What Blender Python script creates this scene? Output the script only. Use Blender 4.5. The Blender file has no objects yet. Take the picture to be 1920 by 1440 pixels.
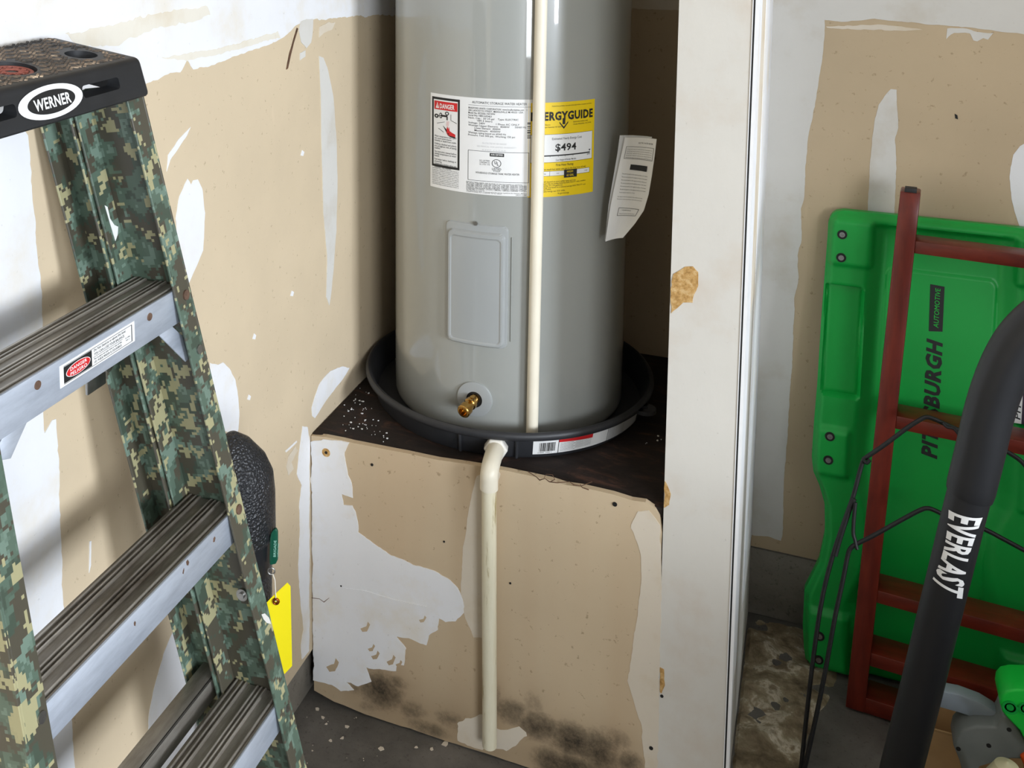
import bpy, bmesh, math, random
from math import sin, cos, pi, radians, sqrt, exp
from mathutils import Vector, Matrix, noise
import numpy as np

random.seed(7)
SC = bpy.context.scene
COL = SC.collection

# ------------------------------------------------------------------ camera
F, CX, CY = 2003.59, 701.62, 38.54           # focal length and principal point for a 1920x1440 frame
CAM = np.array([.9357, -1.8651, 1.6944])
R_ = np.array([[.92085, .38987, -.0028], [.04289, -.10846, -.99317], [-.38751, .91444, -.11660]])
_q, _r = np.linalg.qr(R_.T); R_ = (_q * np.sign(np.diag(_r))).T
cam = bpy.data.cameras.new('camera'); co = bpy.data.objects.new('camera', cam); COL.objects.link(co)
cam.sensor_fit = 'HORIZONTAL'; cam.sensor_width = 36; cam.lens = F / 1920 * 36
cam.shift_x = (960 - CX) / 1920; cam.shift_y = (CY - 720) / 1920
cam.clip_start = .05
M = Matrix.Identity(4)
for i in range(3):
    M[i][0], M[i][1], M[i][2], M[i][3] = R_[0][i], -R_[1][i], -R_[2][i], CAM[i]
co.matrix_world = M
SC.camera = co

# ------------------------------------------------------------------ light
wd = bpy.data.worlds.new('world'); SC.world = wd; wd.use_nodes = True
wn = wd.node_tree.nodes; bg = wn['Background']
bg.inputs[0].default_value = (.84, .92, 1, 1); bg.inputs[1].default_value = .22
def area(name, loc, aim, sx, sy, power, col):
    l = bpy.data.lights.new(name, 'AREA'); l.shape = 'RECTANGLE'; l.size = sx; l.size_y = sy
    l.energy = power; l.color = col
    o = bpy.data.objects.new(name, l); COL.objects.link(o); o.location = loc
    o.rotation_euler = (Vector(aim) - Vector(loc)).to_track_quat('-Z', 'Y').to_euler()
    return o
area('side_door_daylight', (6.6, -3.3, 2.05), (.3, -.3, .9), 1.3, 1.5, 450, (.88, .95, 1.05))
area('garage_door_daylight', (3.9, -4.6, 1.75), (.6, .1, .9), 1.5, 1.5, 118, (.92, .97, 1.03))
vs = SC.view_settings
vs.view_transform = 'Standard'; vs.look = 'None'; vs.gamma = 1; vs.use_curve_mapping = False; vs.exposure = 0.0

# ------------------------------------------------------------------ geometry from the calibrated view: a pixel on a real plane
def ray(px, py): return R_.T @ np.array([(px - CX) / F, (py - CY) / F, 1.])
def on(px, py, axis, val):
    d = ray(px, py); return Vector(CAM + (val - CAM[axis]) / d[axis] * d)
def onp(px, py, n, c):
    n = np.array(n, float); d = ray(px, py); return Vector(CAM + (c - n @ CAM) / (n @ d) * d)

# ------------------------------------------------------------------ mesh helpers
class MB:
    def __init__(s): s.v = []; s.f = []
    def add(s, vs_, fs):
        b = len(s.v); s.v += [tuple(v) for v in vs_]; s.f += [tuple(i + b for i in f) for f in fs]; return s
    def box(s, a, b, m=None):
        x0, y0, z0 = a; x1, y1, z1 = b
        vs_ = [Vector(p) for p in ((x0,y0,z0),(x1,y0,z0),(x1,y1,z0),(x0,y1,z0),(x0,y0,z1),(x1,y0,z1),(x1,y1,z1),(x0,y1,z1))]
        if m: vs_ = [m @ v for v in vs_]
        return s.add(vs_, [(3,2,1,0),(4,5,6,7),(0,1,5,4),(1,2,6,5),(2,3,7,6),(3,0,4,7)])
    def tube(s, pts, r, n=12, cap=True):
        pts = [Vector(p) for p in pts]; rs = r if isinstance(r, (list, tuple)) else [r] * len(pts)
        rings = []; up = None
        for i, p in enumerate(pts):
            t = (pts[min(i + 1, len(pts) - 1)] - pts[max(i - 1, 0)]).normalized()
            if up is None:
                up = Vector((0, 0, 1)) if abs(t.z) < .9 else Vector((1, 0, 0))
            a = (up - t * up.dot(t)).normalized(); b = t.cross(a); up = a
            rings.append([p + rs[i] * (cos(2*pi*k/n) * a + sin(2*pi*k/n) * b) for k in range(n)])
        vs_ = [v for r_ in rings for v in r_]; fs = []
        for i in range(len(pts) - 1):
            for k in range(n):
                fs.append((i*n+k, i*n+(k+1) % n, (i+1)*n+(k+1) % n, (i+1)*n+k))
        if cap: fs += [tuple(range(n))[::-1], tuple(range((len(pts)-1)*n, len(pts)*n))]
        return s.add(vs_, fs)
    def lathe(s, prof, c=(0, 0), n=64, m=None, closed=False):
        vs_ = []; fs = []; k = len(prof)
        for j in range(n):
            a = 2*pi*j/n
            for r, z in prof:
                v = Vector((c[0] + r*cos(a), c[1] + r*sin(a), z)); vs_.append(m @ v if m else v)
        for j in range(n):
            j2 = (j + 1) % n
            for i in range(k if closed else k - 1):
                i2 = (i + 1) % k
                fs.append((j*k+i, j2*k+i, j2*k+i2, j*k+i2))
        return s.add(vs_, fs)
    def prism(s, poly, d):                       # a flat outline pushed along d
        n = len(poly); d = Vector(d); poly = [Vector(p) for p in poly]
        return s.add(poly + [p + d for p in poly],
                     [tuple(range(n)), tuple(range(n, 2*n))[::-1]] + [(i, i + n, (i+1) % n + n, (i+1) % n) for i in range(n)])
    def grid(s, fn, nu, nv):
        vs_ = [fn(i/nu, j/nv) for j in range(nv+1) for i in range(nu+1)]
        return s.add(vs_, [(j*(nu+1)+i, j*(nu+1)+i+1, (j+1)*(nu+1)+i+1, (j+1)*(nu+1)+i) for j in range(nv) for i in range(nu)])
    def mesh(s, name, bevel=0, seg=2, sharp=35, fix=True):
        me = bpy.data.meshes.new(name); me.from_pydata(s.v, [], s.f)
        bm = bmesh.new(); bm.from_mesh(me)
        big = [f for f in bm.faces if len(f.verts) > 8]
        if big: bmesh.ops.triangulate(bm, faces=big)
        if fix: bmesh.ops.recalc_face_normals(bm, faces=bm.faces)
        if bevel:
            es = [e for e in bm.edges if len(e.link_faces) == 2 and e.calc_face_angle(0) > radians(35)]
            bmesh.ops.bevel(bm, geom=es, offset=bevel, segments=seg, profile=.5, affect='EDGES', clamp_overlap=True)
        bm.to_mesh(me); bm.free(); me.update()
        if sharp:
            me.shade_smooth(); me.set_sharp_from_angle(angle=radians(sharp))
        return me
    def obj(s, name, mat, parent=None, **k):
        o = bpy.data.objects.new(name, s.mesh(name, **k)); COL.objects.link(o)
        if mat: o.data.materials.append(mat)
        if parent is not None:
            o.parent = parent; o.matrix_parent_inverse = world(parent).inverted()
        return o
def world(o):
    m = o.matrix_basis.copy()
    return m if o.parent is None else world(o.parent) @ o.matrix_parent_inverse @ m
def link(name, me, mat, parent=None, mw=None):
    o = bpy.data.objects.new(name, me); COL.objects.link(o)
    if mat and not me.materials: me.materials.append(mat)
    if parent is not None:
        o.parent = parent; o.matrix_parent_inverse = world(parent).inverted()
    if mw is not None: o.matrix_basis = mw
    return o
def thing(name, label, cat, loc=(0, 0, 0), group=None):
    o = bpy.data.objects.new(name, None); COL.objects.link(o); o.location = loc; o.empty_display_size = .05
    return tag(o, label, cat, group)
def tag(o, label, cat, group=None):
    o['label'] = label; o['category'] = cat
    if group: o['group'] = group
    return o
def struct(o): o['kind'] = 'structure'; return o

# ------------------------------------------------------------------ text: real letter outlines laid on a surface
def glyphs(body, bold=0.0, shear=0.0):
    c = bpy.data.curves.new('t', 'FONT'); c.body = body; c.size = 1; c.offset = bold; c.shear = shear
    c.resolution_u = 2; c.space_character = 1 + bold * 2.2
    o = bpy.data.objects.new('t', c); COL.objects.link(o)
    dg = bpy.context.evaluated_depsgraph_get(); dg.update()
    me = bpy.data.meshes.new_from_object(o.evaluated_get(dg))
    vs_ = [(v.co.x, v.co.y) for v in me.vertices]; fs = [tuple(p.vertices) for p in me.polygons]
    bpy.data.objects.remove(o); bpy.data.curves.remove(c); bpy.data.meshes.remove(me)
    return vs_, fs
def text(mb, body, fn, u0, v0, w=None, h=None, bold=0., shear=0., warp=None, sub=0):
    """letters with their left end at u0 and baseline at v0; h is the capital height, w the full width"""
    vs_, fs = glyphs(body, bold, shear)
    if not vs_: return
    x0 = min(v[0] for v in vs_); x1 = max(v[0] for v in vs_)
    sy = (h or 0) / .70
    sx = (w / (x1 - x0)) if w else sy
    if not h: sy = sx
    if sub:
        bm = bmesh.new(); q = [bm.verts.new((x*sx, y*sy, 0)) for x, y in vs_]
        for f in fs:
            try: bm.faces.new([q[i] for i in f])
            except ValueError: pass
        bmesh.ops.triangulate(bm, faces=bm.faces)
        for _ in range(6):
            es = [e for e in bm.edges if e.calc_length() > sub]
            if not es: break
            bmesh.ops.subdivide_edges(bm, edges=es, cuts=1); bmesh.ops.triangulate(bm, faces=[f for f in bm.faces if len(f.verts) > 3])
        bm.verts.ensure_lookup_table(); bm.verts.index_update()
        vs_ = [(v.co.x/sx, v.co.y/sy) for v in bm.verts]; fs = [tuple(v.index for v in f.verts) for f in bm.faces]; bm.free()
    out = []
    for x, y in vs_:
        U, V = (x - x0) * sx, y * sy
        if warp: U, V = warp(U, V)
        out.append(fn(u0 + U, v0 + V))
    mb.add(out, fs)

# ------------------------------------------------------------------ materials
def lin(c):
    return tuple(((x/255)/12.92 if x/255 <= .04045 else ((x/255+.055)/1.055)**2.4) for x in c) + (1,)
class NT:
    def __init__(s, name):
        s.m = bpy.data.materials.new(name); s.m.use_nodes = True; s.t = s.m.node_tree; s.n = s.t.nodes
        s.b = s.n['Principled BSDF']; s.tc = None
    def L(s, a, b): s.t.links.new(a, b)
    def coord(s, kind='Object'):
        if not s.tc: s.tc = s.n.new('ShaderNodeTexCoord')
        return s.tc.outputs[kind]
    def mapping(s, scale=(1, 1, 1), loc=(0, 0, 0), kind='Object'):
        m = s.n.new('ShaderNodeMapping'); m.inputs['Scale'].default_value = scale; m.inputs['Location'].default_value = loc
        s.L(s.coord(kind), m.inputs[0]); return m.outputs[0]
    def noise(s, scale, detail=4, rough=.55, vec=None, dist=0):
        n = s.n.new('ShaderNodeTexNoise'); n.inputs['Scale'].default_value = scale; n.inputs['Detail'].default_value = detail
        n.inputs['Roughness'].default_value = rough; n.inputs['Distortion'].default_value = dist
        s.L(vec or s.coord(), n.inputs['Vector']); return n.outputs['Fac']
    def ramp(s, fac, stops, const=False):
        r = s.n.new('ShaderNodeValToRGB'); e = r.color_ramp.elements
        if const: r.color_ramp.interpolation = 'CONSTANT'
        e[0].position, e[0].color = stops[0][0], stops[0][1]
        e[1].position, e[1].color = stops[-1][0], stops[-1][1]
        for p, c in stops[1:-1]:
            k = e.new(p); k.color = c
        s.L(fac, r.inputs[0]); return r.outputs[0]
    def mix(s, fac, a, b, mode='MIX'):
        m = s.n.new('ShaderNodeMix'); m.data_type = 'RGBA'; m.blend_type = mode
        for sock, v in ((m.inputs[0], fac), (m.inputs[6], a), (m.inputs[7], b)):
            if hasattr(v, 'is_linked') or hasattr(v, 'links'): s.L(v, sock)
            else: sock.default_value = v
        return m.outputs[2]
    def math(s, op, a, b=0., c=None):
        m = s.n.new('ShaderNodeMath'); m.operation = op
        for i, v in enumerate((a, b) if c is None else (a, b, c)):
            if hasattr(v, 'links'): s.L(v, m.inputs[i])
            else: m.inputs[i].default_value = v
        return m.outputs[0]
    def sep(s, vec):
        x = s.n.new('ShaderNodeSeparateXYZ'); s.L(vec, x.inputs[0]); return x.outputs
    def bump(s, h, strength=.3, dist=.002):
        b = s.n.new('ShaderNodeBump'); b.inputs['Strength'].default_value = strength; b.inputs['Distance'].default_value = dist
        s.L(h, b.inputs['Height']); s.L(b.outputs[0], s.b.inputs['Normal'])
    def out(s, col=None, rough=None, metal=None, spec=None, coat=None):
        for key, v in (('Base Color', col), ('Roughness', rough), ('Metallic', metal), ('Specular IOR Level', spec), ('Coat Weight', coat)):
            if v is None: continue
            if hasattr(v, 'links'): s.L(v, s.b.inputs[key])
            else: s.b.inputs[key].default_value = v
        return s.m
def plain(name, rgb, rough=.5, metal=0, spec=.5, var=.12, scale=30, bump=0, bscale=200, coat=None):
    t = NT(name); c = lin(rgb); n = t.noise(scale)
    lo = tuple(x * (1 - var) for x in c[:3]) + (1,); hi = tuple(min(1, x * (1 + var)) for x in c[:3]) + (1,)
    col = t.ramp(n, [(.3, lo), (.7, hi)])
    if bump: t.bump(t.noise(bscale, 3), bump, .001)
    return t.out(col, rough, metal, spec, coat)

def mat_paper(name, rgb):                       # the tan face paper of bare drywall, scuffed
    t = NT(name); c = lin(rgb)
    a = t.ramp(t.noise(3.5, 5), [(.3, tuple(x*.93 for x in c[:3])+(1,)), (.72, tuple(x*1.06 for x in c[:3])+(1,))])
    sp = t.ramp(t.noise(70, 3, .7), [(.30, (.55, .5, .44, 1)), (.36, (1, 1, 1, 1))])
    a = t.mix(.55, a, sp, 'MULTIPLY')
    st = t.ramp(t.noise(26, 2, .6, t.mapping((1, 1, .25))), [(.72, (1, 1, 1, 1)), (.8, (1.12, 1.13, 1.15, 1))])
    a = t.mix(.5, a, st, 'MULTIPLY')
    t.bump(t.noise(260, 3), .12, .0006)
    return t.out(a, .85, 0, .25)
def mat_compound(name, rgb, warm=(226, 219, 206)):
    t = NT(name); c = lin(rgb)
    a = t.ramp(t.noise(7, 6, .6), [(.28, lin(warm)), (.5, c), (.8, tuple(min(1, x*1.04) for x in c[:3])+(1,))])
    sp = t.ramp(t.noise(90, 3, .7), [(.27, (.6, .58, .55, 1)), (.33, (1, 1, 1, 1))])
    a = t.mix(.4, a, sp, 'MULTIPLY')
    t.bump(t.noise(38, 5, .6, t.mapping((1, 1, .5))), .25, .002)
    return t.out(a, .8, 0, .3)
def blobmask(t, blobs, plane='xz'):
    """soft stains at given places: union of gaussians in wall coordinates"""
    X = t.sep(t.coord()); a, b = {'xz': (X[0], X[2]), 'xy': (X[0], X[1]), 'yz': (X[1], X[2])}[plane]
    tot = None
    for (u, v, su, sv, k) in blobs:
        du = t.math('DIVIDE', t.math('SUBTRACT', a, u), su); dv = t.math('DIVIDE', t.math('SUBTRACT', b, v), sv)
        q = t.math('ADD', t.math('MULTIPLY', du, du), t.math('MULTIPLY', dv, dv))
        g = t.math('MULTIPLY', t.math('POWER', 2.718, t.math('MULTIPLY', q, -1.)), k)
        tot = g if tot is None else t.math('MAXIMUM', tot, g)
    return tot

TAN = (208, 190, 161)
m_paper = mat_paper('drywall_paper', TAN)
m_mud = mat_compound('joint_compound', (232, 232, 233))
m_mud_thin = mat_compound('joint_compound_sanded', (214, 203, 185), (205, 188, 160))
m_mud_pale = mat_compound('joint_compound_feathered', (226, 220, 206), (216, 204, 182))
m_mud_grey = mat_compound('joint_compound_grey', (212, 209, 202), (200, 192, 178))
m_ply = None
def H(x, y): return on(x, y, 1, 0.0)

# platform front: tan paper with black mould and rust stains creeping up from the floor
def mat_front():
    t = NT('drywall_paper_mouldy'); c = lin((202, 182, 152))
    a = t.ramp(t.noise(3.2, 5), [(.3, tuple(x*.93 for x in c[:3])+(1,)), (.72, tuple(x*1.05 for x in c[:3])+(1,))])
    sp = t.ramp(t.noise(55, 4, .7), [(.33, (.42, .37, .3, 1)), (.385, (1, 1, 1, 1))])
    a = t.mix(.6, a, sp, 'MULTIPLY')
    X = t.sep(t.coord())
    band = t.ramp(t.noise(9, 2, .5, t.mapping((1, 1, .08))), [(.42, (1, 1, 1, 1)), (.62, (.90, .84, .80, 1))])
    a = t.mix(.6, a, band, 'MULTIPLY')
    damp = blobmask(t, [(.33, .02, .5, .13, .75)])
    a = t.mix(damp, a, lin((160, 138, 108)), 'MIX')
    P = [(715, 1295, .055, .045, 1.0), (770, 1330, .05, .03, .6), (845, 1350, .045, .03, .55), (665, 1290, .03, .03, .5),
         (960, 1335, .05, .035, .75), (1010, 1362, .055, .034, .95), (1075, 1390, .06, .04, 1.05), (1120, 1410, .05, .05, 1.0),
         (1150, 1385, .045, .03, .6), (1040, 1432, .05, .035, 1.0), (1000, 1320, .03, .04, .5), (1085, 1440, .07, .03, 1.0), (740, 1280, .035, .02, .7), (800, 1365, .06, .022, .7), (890, 1372, .04, .02, .5), (930, 1300, .02, .03, .5), (1180, 1430, .03, .03, .8), (690, 1325, .03, .02, .5)]
    bl = []
    for px, py, su, sv, k in P:
        w = H(px, py); bl.append((w.x, w.z, su, sv, k))
    g = blobmask(t, bl)
    n = t.math('ADD', t.math('MULTIPLY', t.noise(30, 9, .74, None, .15), .62), t.math('MULTIPLY', t.noise(95, 6, .75), .38))
    mk = t.ramp(t.math('MULTIPLY', g, t.math('ADD', t.math('MULTIPLY', n, 2.0), -.32)), [(.22, (0, 0, 0, 1)), (.42, (.5, .5, .5, 1)), (.78, (1, 1, 1, 1))])
    a = t.mix(t.math('MULTIPLY', mk, .9), a, lin((44, 42, 36)))
    halo = t.math('MULTIPLY', g, .35)
    a = t.mix(halo, a, lin((150, 128, 98)), 'MULTIPLY')
    t.bump(t.noise(200, 3), .12, .0006)
    return t.out(a, .85, 0, .25)
def mat_concrete(name, dark, light, stains=None, sc=5):
    t = NT(name)
    a = t.ramp(t.noise(sc, 8, .65, None, .4), [(.28, lin(dark)), (.75, lin(light))])
    sp = t.ramp(t.noise(90, 4, .75), [(.34, (.35, .33, .3, 1)), (.42, (1, 1, 1, 1))])
    a = t.mix(.5, a, sp, 'MULTIPLY')
    t.bump(t.noise(45, 7, .7), .45, .004)
    return t.out(a, .8, 0, .35)
m_floor = mat_concrete('concrete_floor', (70, 67, 62), (122, 117, 110))
m_curb = mat_concrete('concrete_curb', (112, 107, 97), (164, 157, 145), sc=4)
def mat_rough():
    t = NT('stained_concrete')
    v = t.mapping((1.0, 1.0, 1.0))
    n = t.noise(13, 10, .66, v, .35)
    a = t.ramp(n, [(.28, lin((74, 64, 50))), (.42, lin((124, 108, 84))), (.52, lin((152, 138, 112))), (.57, lin((198, 186, 164))), (.63, lin((136, 120, 96))), (.8, lin((96, 82, 62)))])
    t.bump(n, .5, .01)
    return t.out(a, .75, 0, .4)
m_rough = mat_rough()

# heater and pan
def mat_enamel():
    t = NT('grey_enamel'); c = lin((158, 160, 155))
    a = t.ramp(t.noise(4, 3), [(.3, tuple(x*.97 for x in c[:3])+(1,)), (.7, c)])
    t.b.inputs['Coat Weight'].default_value = 1; t.b.inputs['Coat Roughness'].default_value = .03
    t.bump(t.noise(6, 2), .05, .003)
    return t.out(a, .28, 0, .5)
m_enamel = mat_enamel()
m_panel = plain('panel_enamel', (160, 163, 162), .3, var=.02, scale=5, coat=.5)
m_pan = plain('black_plastic', (42, 43, 46), .5, var=.15, scale=14, bump=.05, bscale=80)
m_cpvc = plain('cream_pipe_plastic', (232, 224, 204), .42, var=.05, scale=9)
def mat_oldpvc():
    t = NT('soiled_white_pipe'); X = t.mapping((30, 30, 3.2))
    n = t.noise(1.6, 6, .7, X)
    a = t.ramp(n, [(.26, lin((70, 62, 40))), (.36, lin((176, 160, 116))), (.44, lin((226, 218, 190))), (.8, lin((238, 232, 208)))])
    return t.out(a, .38, 0, .5)
m_oldpvc = mat_oldpvc()
m_brass = plain('brass', (190, 150, 84), .22, 1, var=.15, scale=60)
m_black = plain('black_void', (16, 15, 14), .7, var=.1)
m_print_k = plain('black_print', (26, 26, 26), .6, var=.05)
m_print_g = plain('grey_print', (84, 84, 84), .6, var=.05)
m_print_r = plain('red_print', (204, 34, 38), .5, var=.05)
m_print_w = plain('white_print', (240, 240, 238), .5, var=.03)
m_lab_w = plain('white_label_paper', (232, 232, 230), .45, var=.03, scale=8)
m_lab_g = plain('grey_label_paper', (205, 206, 206), .5, var=.03, scale=8)
m_lab_y = plain('yellow_label_paper', (238, 204, 8), .45, var=.04, scale=8)
m_steel = plain('zinc_steel', (170, 170, 168), .35, 1, var=.15, scale=90)
m_pink = plain('pale_pink_print', (228, 170, 168), .5, var=.05)
# rotten plywood
def mat_ply():
    t = NT('water_stained_plywood')
    n = t.noise(16, 8, .7, t.mapping((.7, 1.6, 1)), 1.2)
    a = t.ramp(n, [(.3, lin((20, 16, 14))), (.55, lin((38, 28, 23))), (.68, lin((74, 48, 36))), (.8, lin((92, 76, 62)))])
    t.bump(t.noise(60, 6, .7), .5, .003)
    return t.out(a, .75, 0, .35)
m_ply = mat_ply()
# ladder
def mat_camo():
    t = NT('digital_camouflage')
    def snap(size, off):
        s = t.n.new('ShaderNodeVectorMath'); s.operation = 'SNAP'; s.inputs[1].default_value = (size, size, size)
        t.L(t.mapping((1, 1, 1), off), s.inputs[0]); return s.outputs[0]
    px = .0040
    n1 = t.noise(30, 3, .62, snap(px, (.3, .1, .7)))
    n2 = t.noise(34, 3, .62, snap(px, (1.3, 2.1, .2)))
    n3 = t.noise(36, 3, .66, snap(px, (3.3, .6, 4.2)))
    base = t.ramp(n1, [(0, lin((68, 80, 68))), (.46, lin((86, 104, 90))), (.57, lin((110, 130, 116)))], True)
    g = t.ramp(n2, [(0, (0, 0, 0, 1)), (.52, (1, 1, 1, 1))], True)
    a = t.mix(g, base, lin((78, 74, 62)))
    g3 = t.ramp(n3, [(0, (0, 0, 0, 1)), (.58, (1, 1, 1, 1))], True)
    a = t.mix(g3, a, lin((162, 157, 120)))
    return t.out(a, .38, 0, .5)
m_camo = mat_camo()
def mat_alu(name, rgb, rough, dirt, metal=1.):
    t = NT(name); c = lin(rgb)
    n = t.noise(20, 7, .7, t.mapping((1, .18, 1)))
    a = t.ramp(n, [(.3, lin(dirt)), (.6, c), (.8, tuple(min(1, x*1.1) for x in c[:3])+(1,))])
    t.bump(t.noise(70, 4, .7, t.mapping((1, .1, 1))), .2, .001)
    return t.out(a, rough, metal, .5)
m_tread = mat_alu('grimy_aluminium', (168, 162, 152), .42, (92, 82, 70), .6)
m_alu = mat_alu('dull_aluminium', (206, 214, 226), .5, (166, 174, 186), .55)
m_rib = mat_alu('worn_rib_aluminium', (206, 200, 190), .4, (96, 86, 74), .5)
m_cap = plain('black_ladder_plastic', (34, 35, 37), .5, var=.15, scale=30, bump=.06, bscale=120)
def mat_worn():
    t = NT('worn_tread_plastic')
    n = t.noise(26, 5, .7)
    a = t.ramp(n, [(.4, lin((46, 43, 40))), (.55, lin((120, 104, 88))), (.66, lin((206, 184, 156)))])
    return t.out(a, .7, 0, .3)
m_worn = mat_worn()
m_rust = plain('rusty_steel', (132, 106, 90), .55, .7, var=.3, scale=120)
# right-hand things
m_green = plain('green_plastic', (5, 162, 62), .42, var=.06, scale=5, bump=.05, bscale=260)
m_green2 = plain('bright_green_plastic', (16, 196, 62), .4, var=.06, scale=8)
def mat_cherry(name='cherry_stained_wood', sc=(1.5, 6, 6)):
    t = NT(name)
    n = t.noise(9, 6, .6, t.mapping(sc))
    a = t.ramp(n, [(.3, lin((84, 24, 14))), (.6, lin((112, 36, 21))), (.8, lin((124, 48, 30)))])
    t.bump(n, .08, .001)
    return t.out(a, .36, 0, .5)
m_cherry = mat_cherry()
m_cherry_v = mat_cherry('cherry_stained_post', (6, 6, .8))
m_rubber = plain('black_rubber', (26, 27, 28), .6, var=.15, scale=40)
def mat_foam():
    t = NT('black_foam'); v = t.n.new('ShaderNodeTexVoronoi'); v.inputs['Scale'].default_value = 230; t.L(t.coord(), v.inputs['Vector'])
    t.bump(t.math('ADD', v.outputs['Distance'], t.noise(160, 3)), .8, .003)
    return t.out(lin((34, 35, 38)), .38, 0, .5)
m_foam = mat_foam()
m_tube = plain('black_padded_vinyl', (25, 26, 29), .46, var=.1, scale=12, bump=.05, bscale=60)
m_wire = plain('black_wire', (24, 24, 24), .5, .2, var=.3, scale=60)
m_grey = plain('grey_tool_plastic', (112, 116, 112), .5, var=.1, scale=14)
m_bluegrey = plain('blue_grey_shaft', (150, 160, 168), .45, .2, var=.08, scale=14)
m_card = plain('cardboard', (190, 152, 104), .8, var=.06, scale=20)
m_orange = plain('orange_plastic', (230, 84, 22), .4, var=.05)
m_pale = plain('pale_plastic', (206, 198, 160), .5, var=.05)
m_tagy = plain('yellow_card', (250, 232, 10), .6, var=.02, scale=8)
m_tagg = plain('dark_green_plastic', (14, 78, 58), .35, var=.05)
m_copper = plain('copper_grommet', (150, 84, 40), .35, 1, var=.15, scale=60)
m_string = plain('white_string', (228, 222, 208), .8, var=.05)
m_vinyl = plain('black_tape', (28, 29, 32), .3, var=.15, scale=60, bump=.12, bscale=60)
m_torn = None
def mat_torn():
    t = NT('torn_paper_face')
    a = t.ramp(t.noise(60, 8, .7), [(.3, lin((120, 84, 40))), (.5, lin((190, 150, 92))), (.7, lin((222, 196, 150)))])
    t.bump(t.noise(90, 6, .7), .6, .003)
    return t.out(a, .85, 0, .2)
m_torn = mat_torn()
m_gouge = plain('dark_gouge', (96, 70, 52), .9, var=.4, scale=80)

# ================================================================== SETTING
LW, RW = 0.0, .645          # left wall face (x), right wall face (y)
PF = 0.0                    # front plane of platform and pillar (y)
PX0, PX1 = .708, .83        # wall end between alcove and right wall
HP = .594                   # platform top
ZC = 2.6

def boxo(name, a, b, mat, parent=None, bevel=0): return MB().box(a, b).obj(name, mat, parent, bevel=bevel)
floor = struct(boxo('floor', (-.3, -6, -.1), (7, .9, 0), m_floor))
wall_left = struct(boxo('wall_left', (-.016, -6, .116), (0, .66, ZC), m_paper))
baseboard_left = struct(boxo('baseboard_left', (-.25, -6, 0), (-.018, .9, .112), m_curb, bevel=.004))
wall_back = struct(boxo('wall_back', (0.001, .66, .0), (PX0 + .06, .676, ZC), mat_paper('alcove_paper', (188, 168, 138))))
m_paper_r = mat_paper('drywall_paper_right', (192, 172, 142))
wall_right = struct(boxo('wall_right', (PX1 - .01, RW, .172), (6, RW + .016, ZC), m_paper_r))
baseboard_right = struct(boxo('baseboard_right', (PX1 - .01, RW + .004, 0), (6, .9, .166), m_curb, bevel=.004))
m_pillar = mat_compound('pillar_compound', (208, 204, 195), (202, 192, 178))
wall_end = struct(boxo('wall_end', (PX0, PF, 0), (PX1, RW + .005, ZC), m_pillar))
ceiling = struct(boxo('ceiling', (-.3, -6, ZC), (7, .9, ZC + .1), m_mud))
# added blocks out of frame, right of and before the nook, to shade it
shade_block_far = struct(boxo('shade_block_far', (1.86, -.14, 0), (2.7, RW, ZC), m_mud))
shade_block_low = struct(boxo('shade_block_low', (1.5, -1.05, 0), (2.7, -.7, .84), m_curb))
# corner bead on the free edge of the wall end, a dark gap in front of it
trim_1 = struct(MB().box((PX1 + .0005, PF - .001, 0), (PX1 + .006, PF + .028, ZC)).box((PX1 - .004, PF - .0015, 0), (PX1 - .0025, PF + .001, ZC)).obj('trim_1', plain('white_bead', (236, 236, 236), .5, var=.03)))
MB().box((PX1 - .0022, PF - .0012, 0), (PX1 + .0004, PF + .001, ZC)).obj('gap', m_black, wall_end)

def jag(pts, amp, seed, step=.006):
    """an outline with torn, uneven edges"""
    out = []; n = len(pts)
    for i in range(n):
        a, b = Vector(pts[i]), Vector(pts[(i+1) % n]); L = (b - a).length; k = min(140, max(1, int(L / step)))
        for j in range(k):
            p = a.lerp(b, j / k)
            d = noise.noise_vector(p * 70 + Vector((seed*3.1, seed, seed*1.7))) * amp + noise.noise_vector(p * 22 + Vector((seed, 0, seed))) * amp * 1.2 \
                + noise.noise_vector(p * 210 + Vector((0, seed, seed*2.3))) * amp * .55
            out.append(p + d)
    return out
def patch(parent, pix, axis, val, mat=None, amp=.002, thick=.0007, seed=1, name='joint_compound', clip=None):
    """a trowelled patch: its outline on the wall plane, a fraction of a millimetre proud of it"""
    w = [on(x, y, axis, val) for x, y in pix]
    return patch_w(parent, w, axis, val, mat, amp, thick, seed, name)
NP = 0
def patch_w(parent, w, axis, val, mat=None, amp=.002, thick=.0007, seed=1, name='joint_compound'):
    global NP; NP += 1; thick += (NP % 6) * .00009
    w = jag(w, amp, seed)
    for p in w: p[axis] = val
    d = Vector((0, 0, 0)); d[axis] = thick if axis == 0 else -thick
    for p in w: p -= d * .2
    return MB().prism(w, d * 1.2).obj(name, mat or m_mud, parent, sharp=0)

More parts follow.
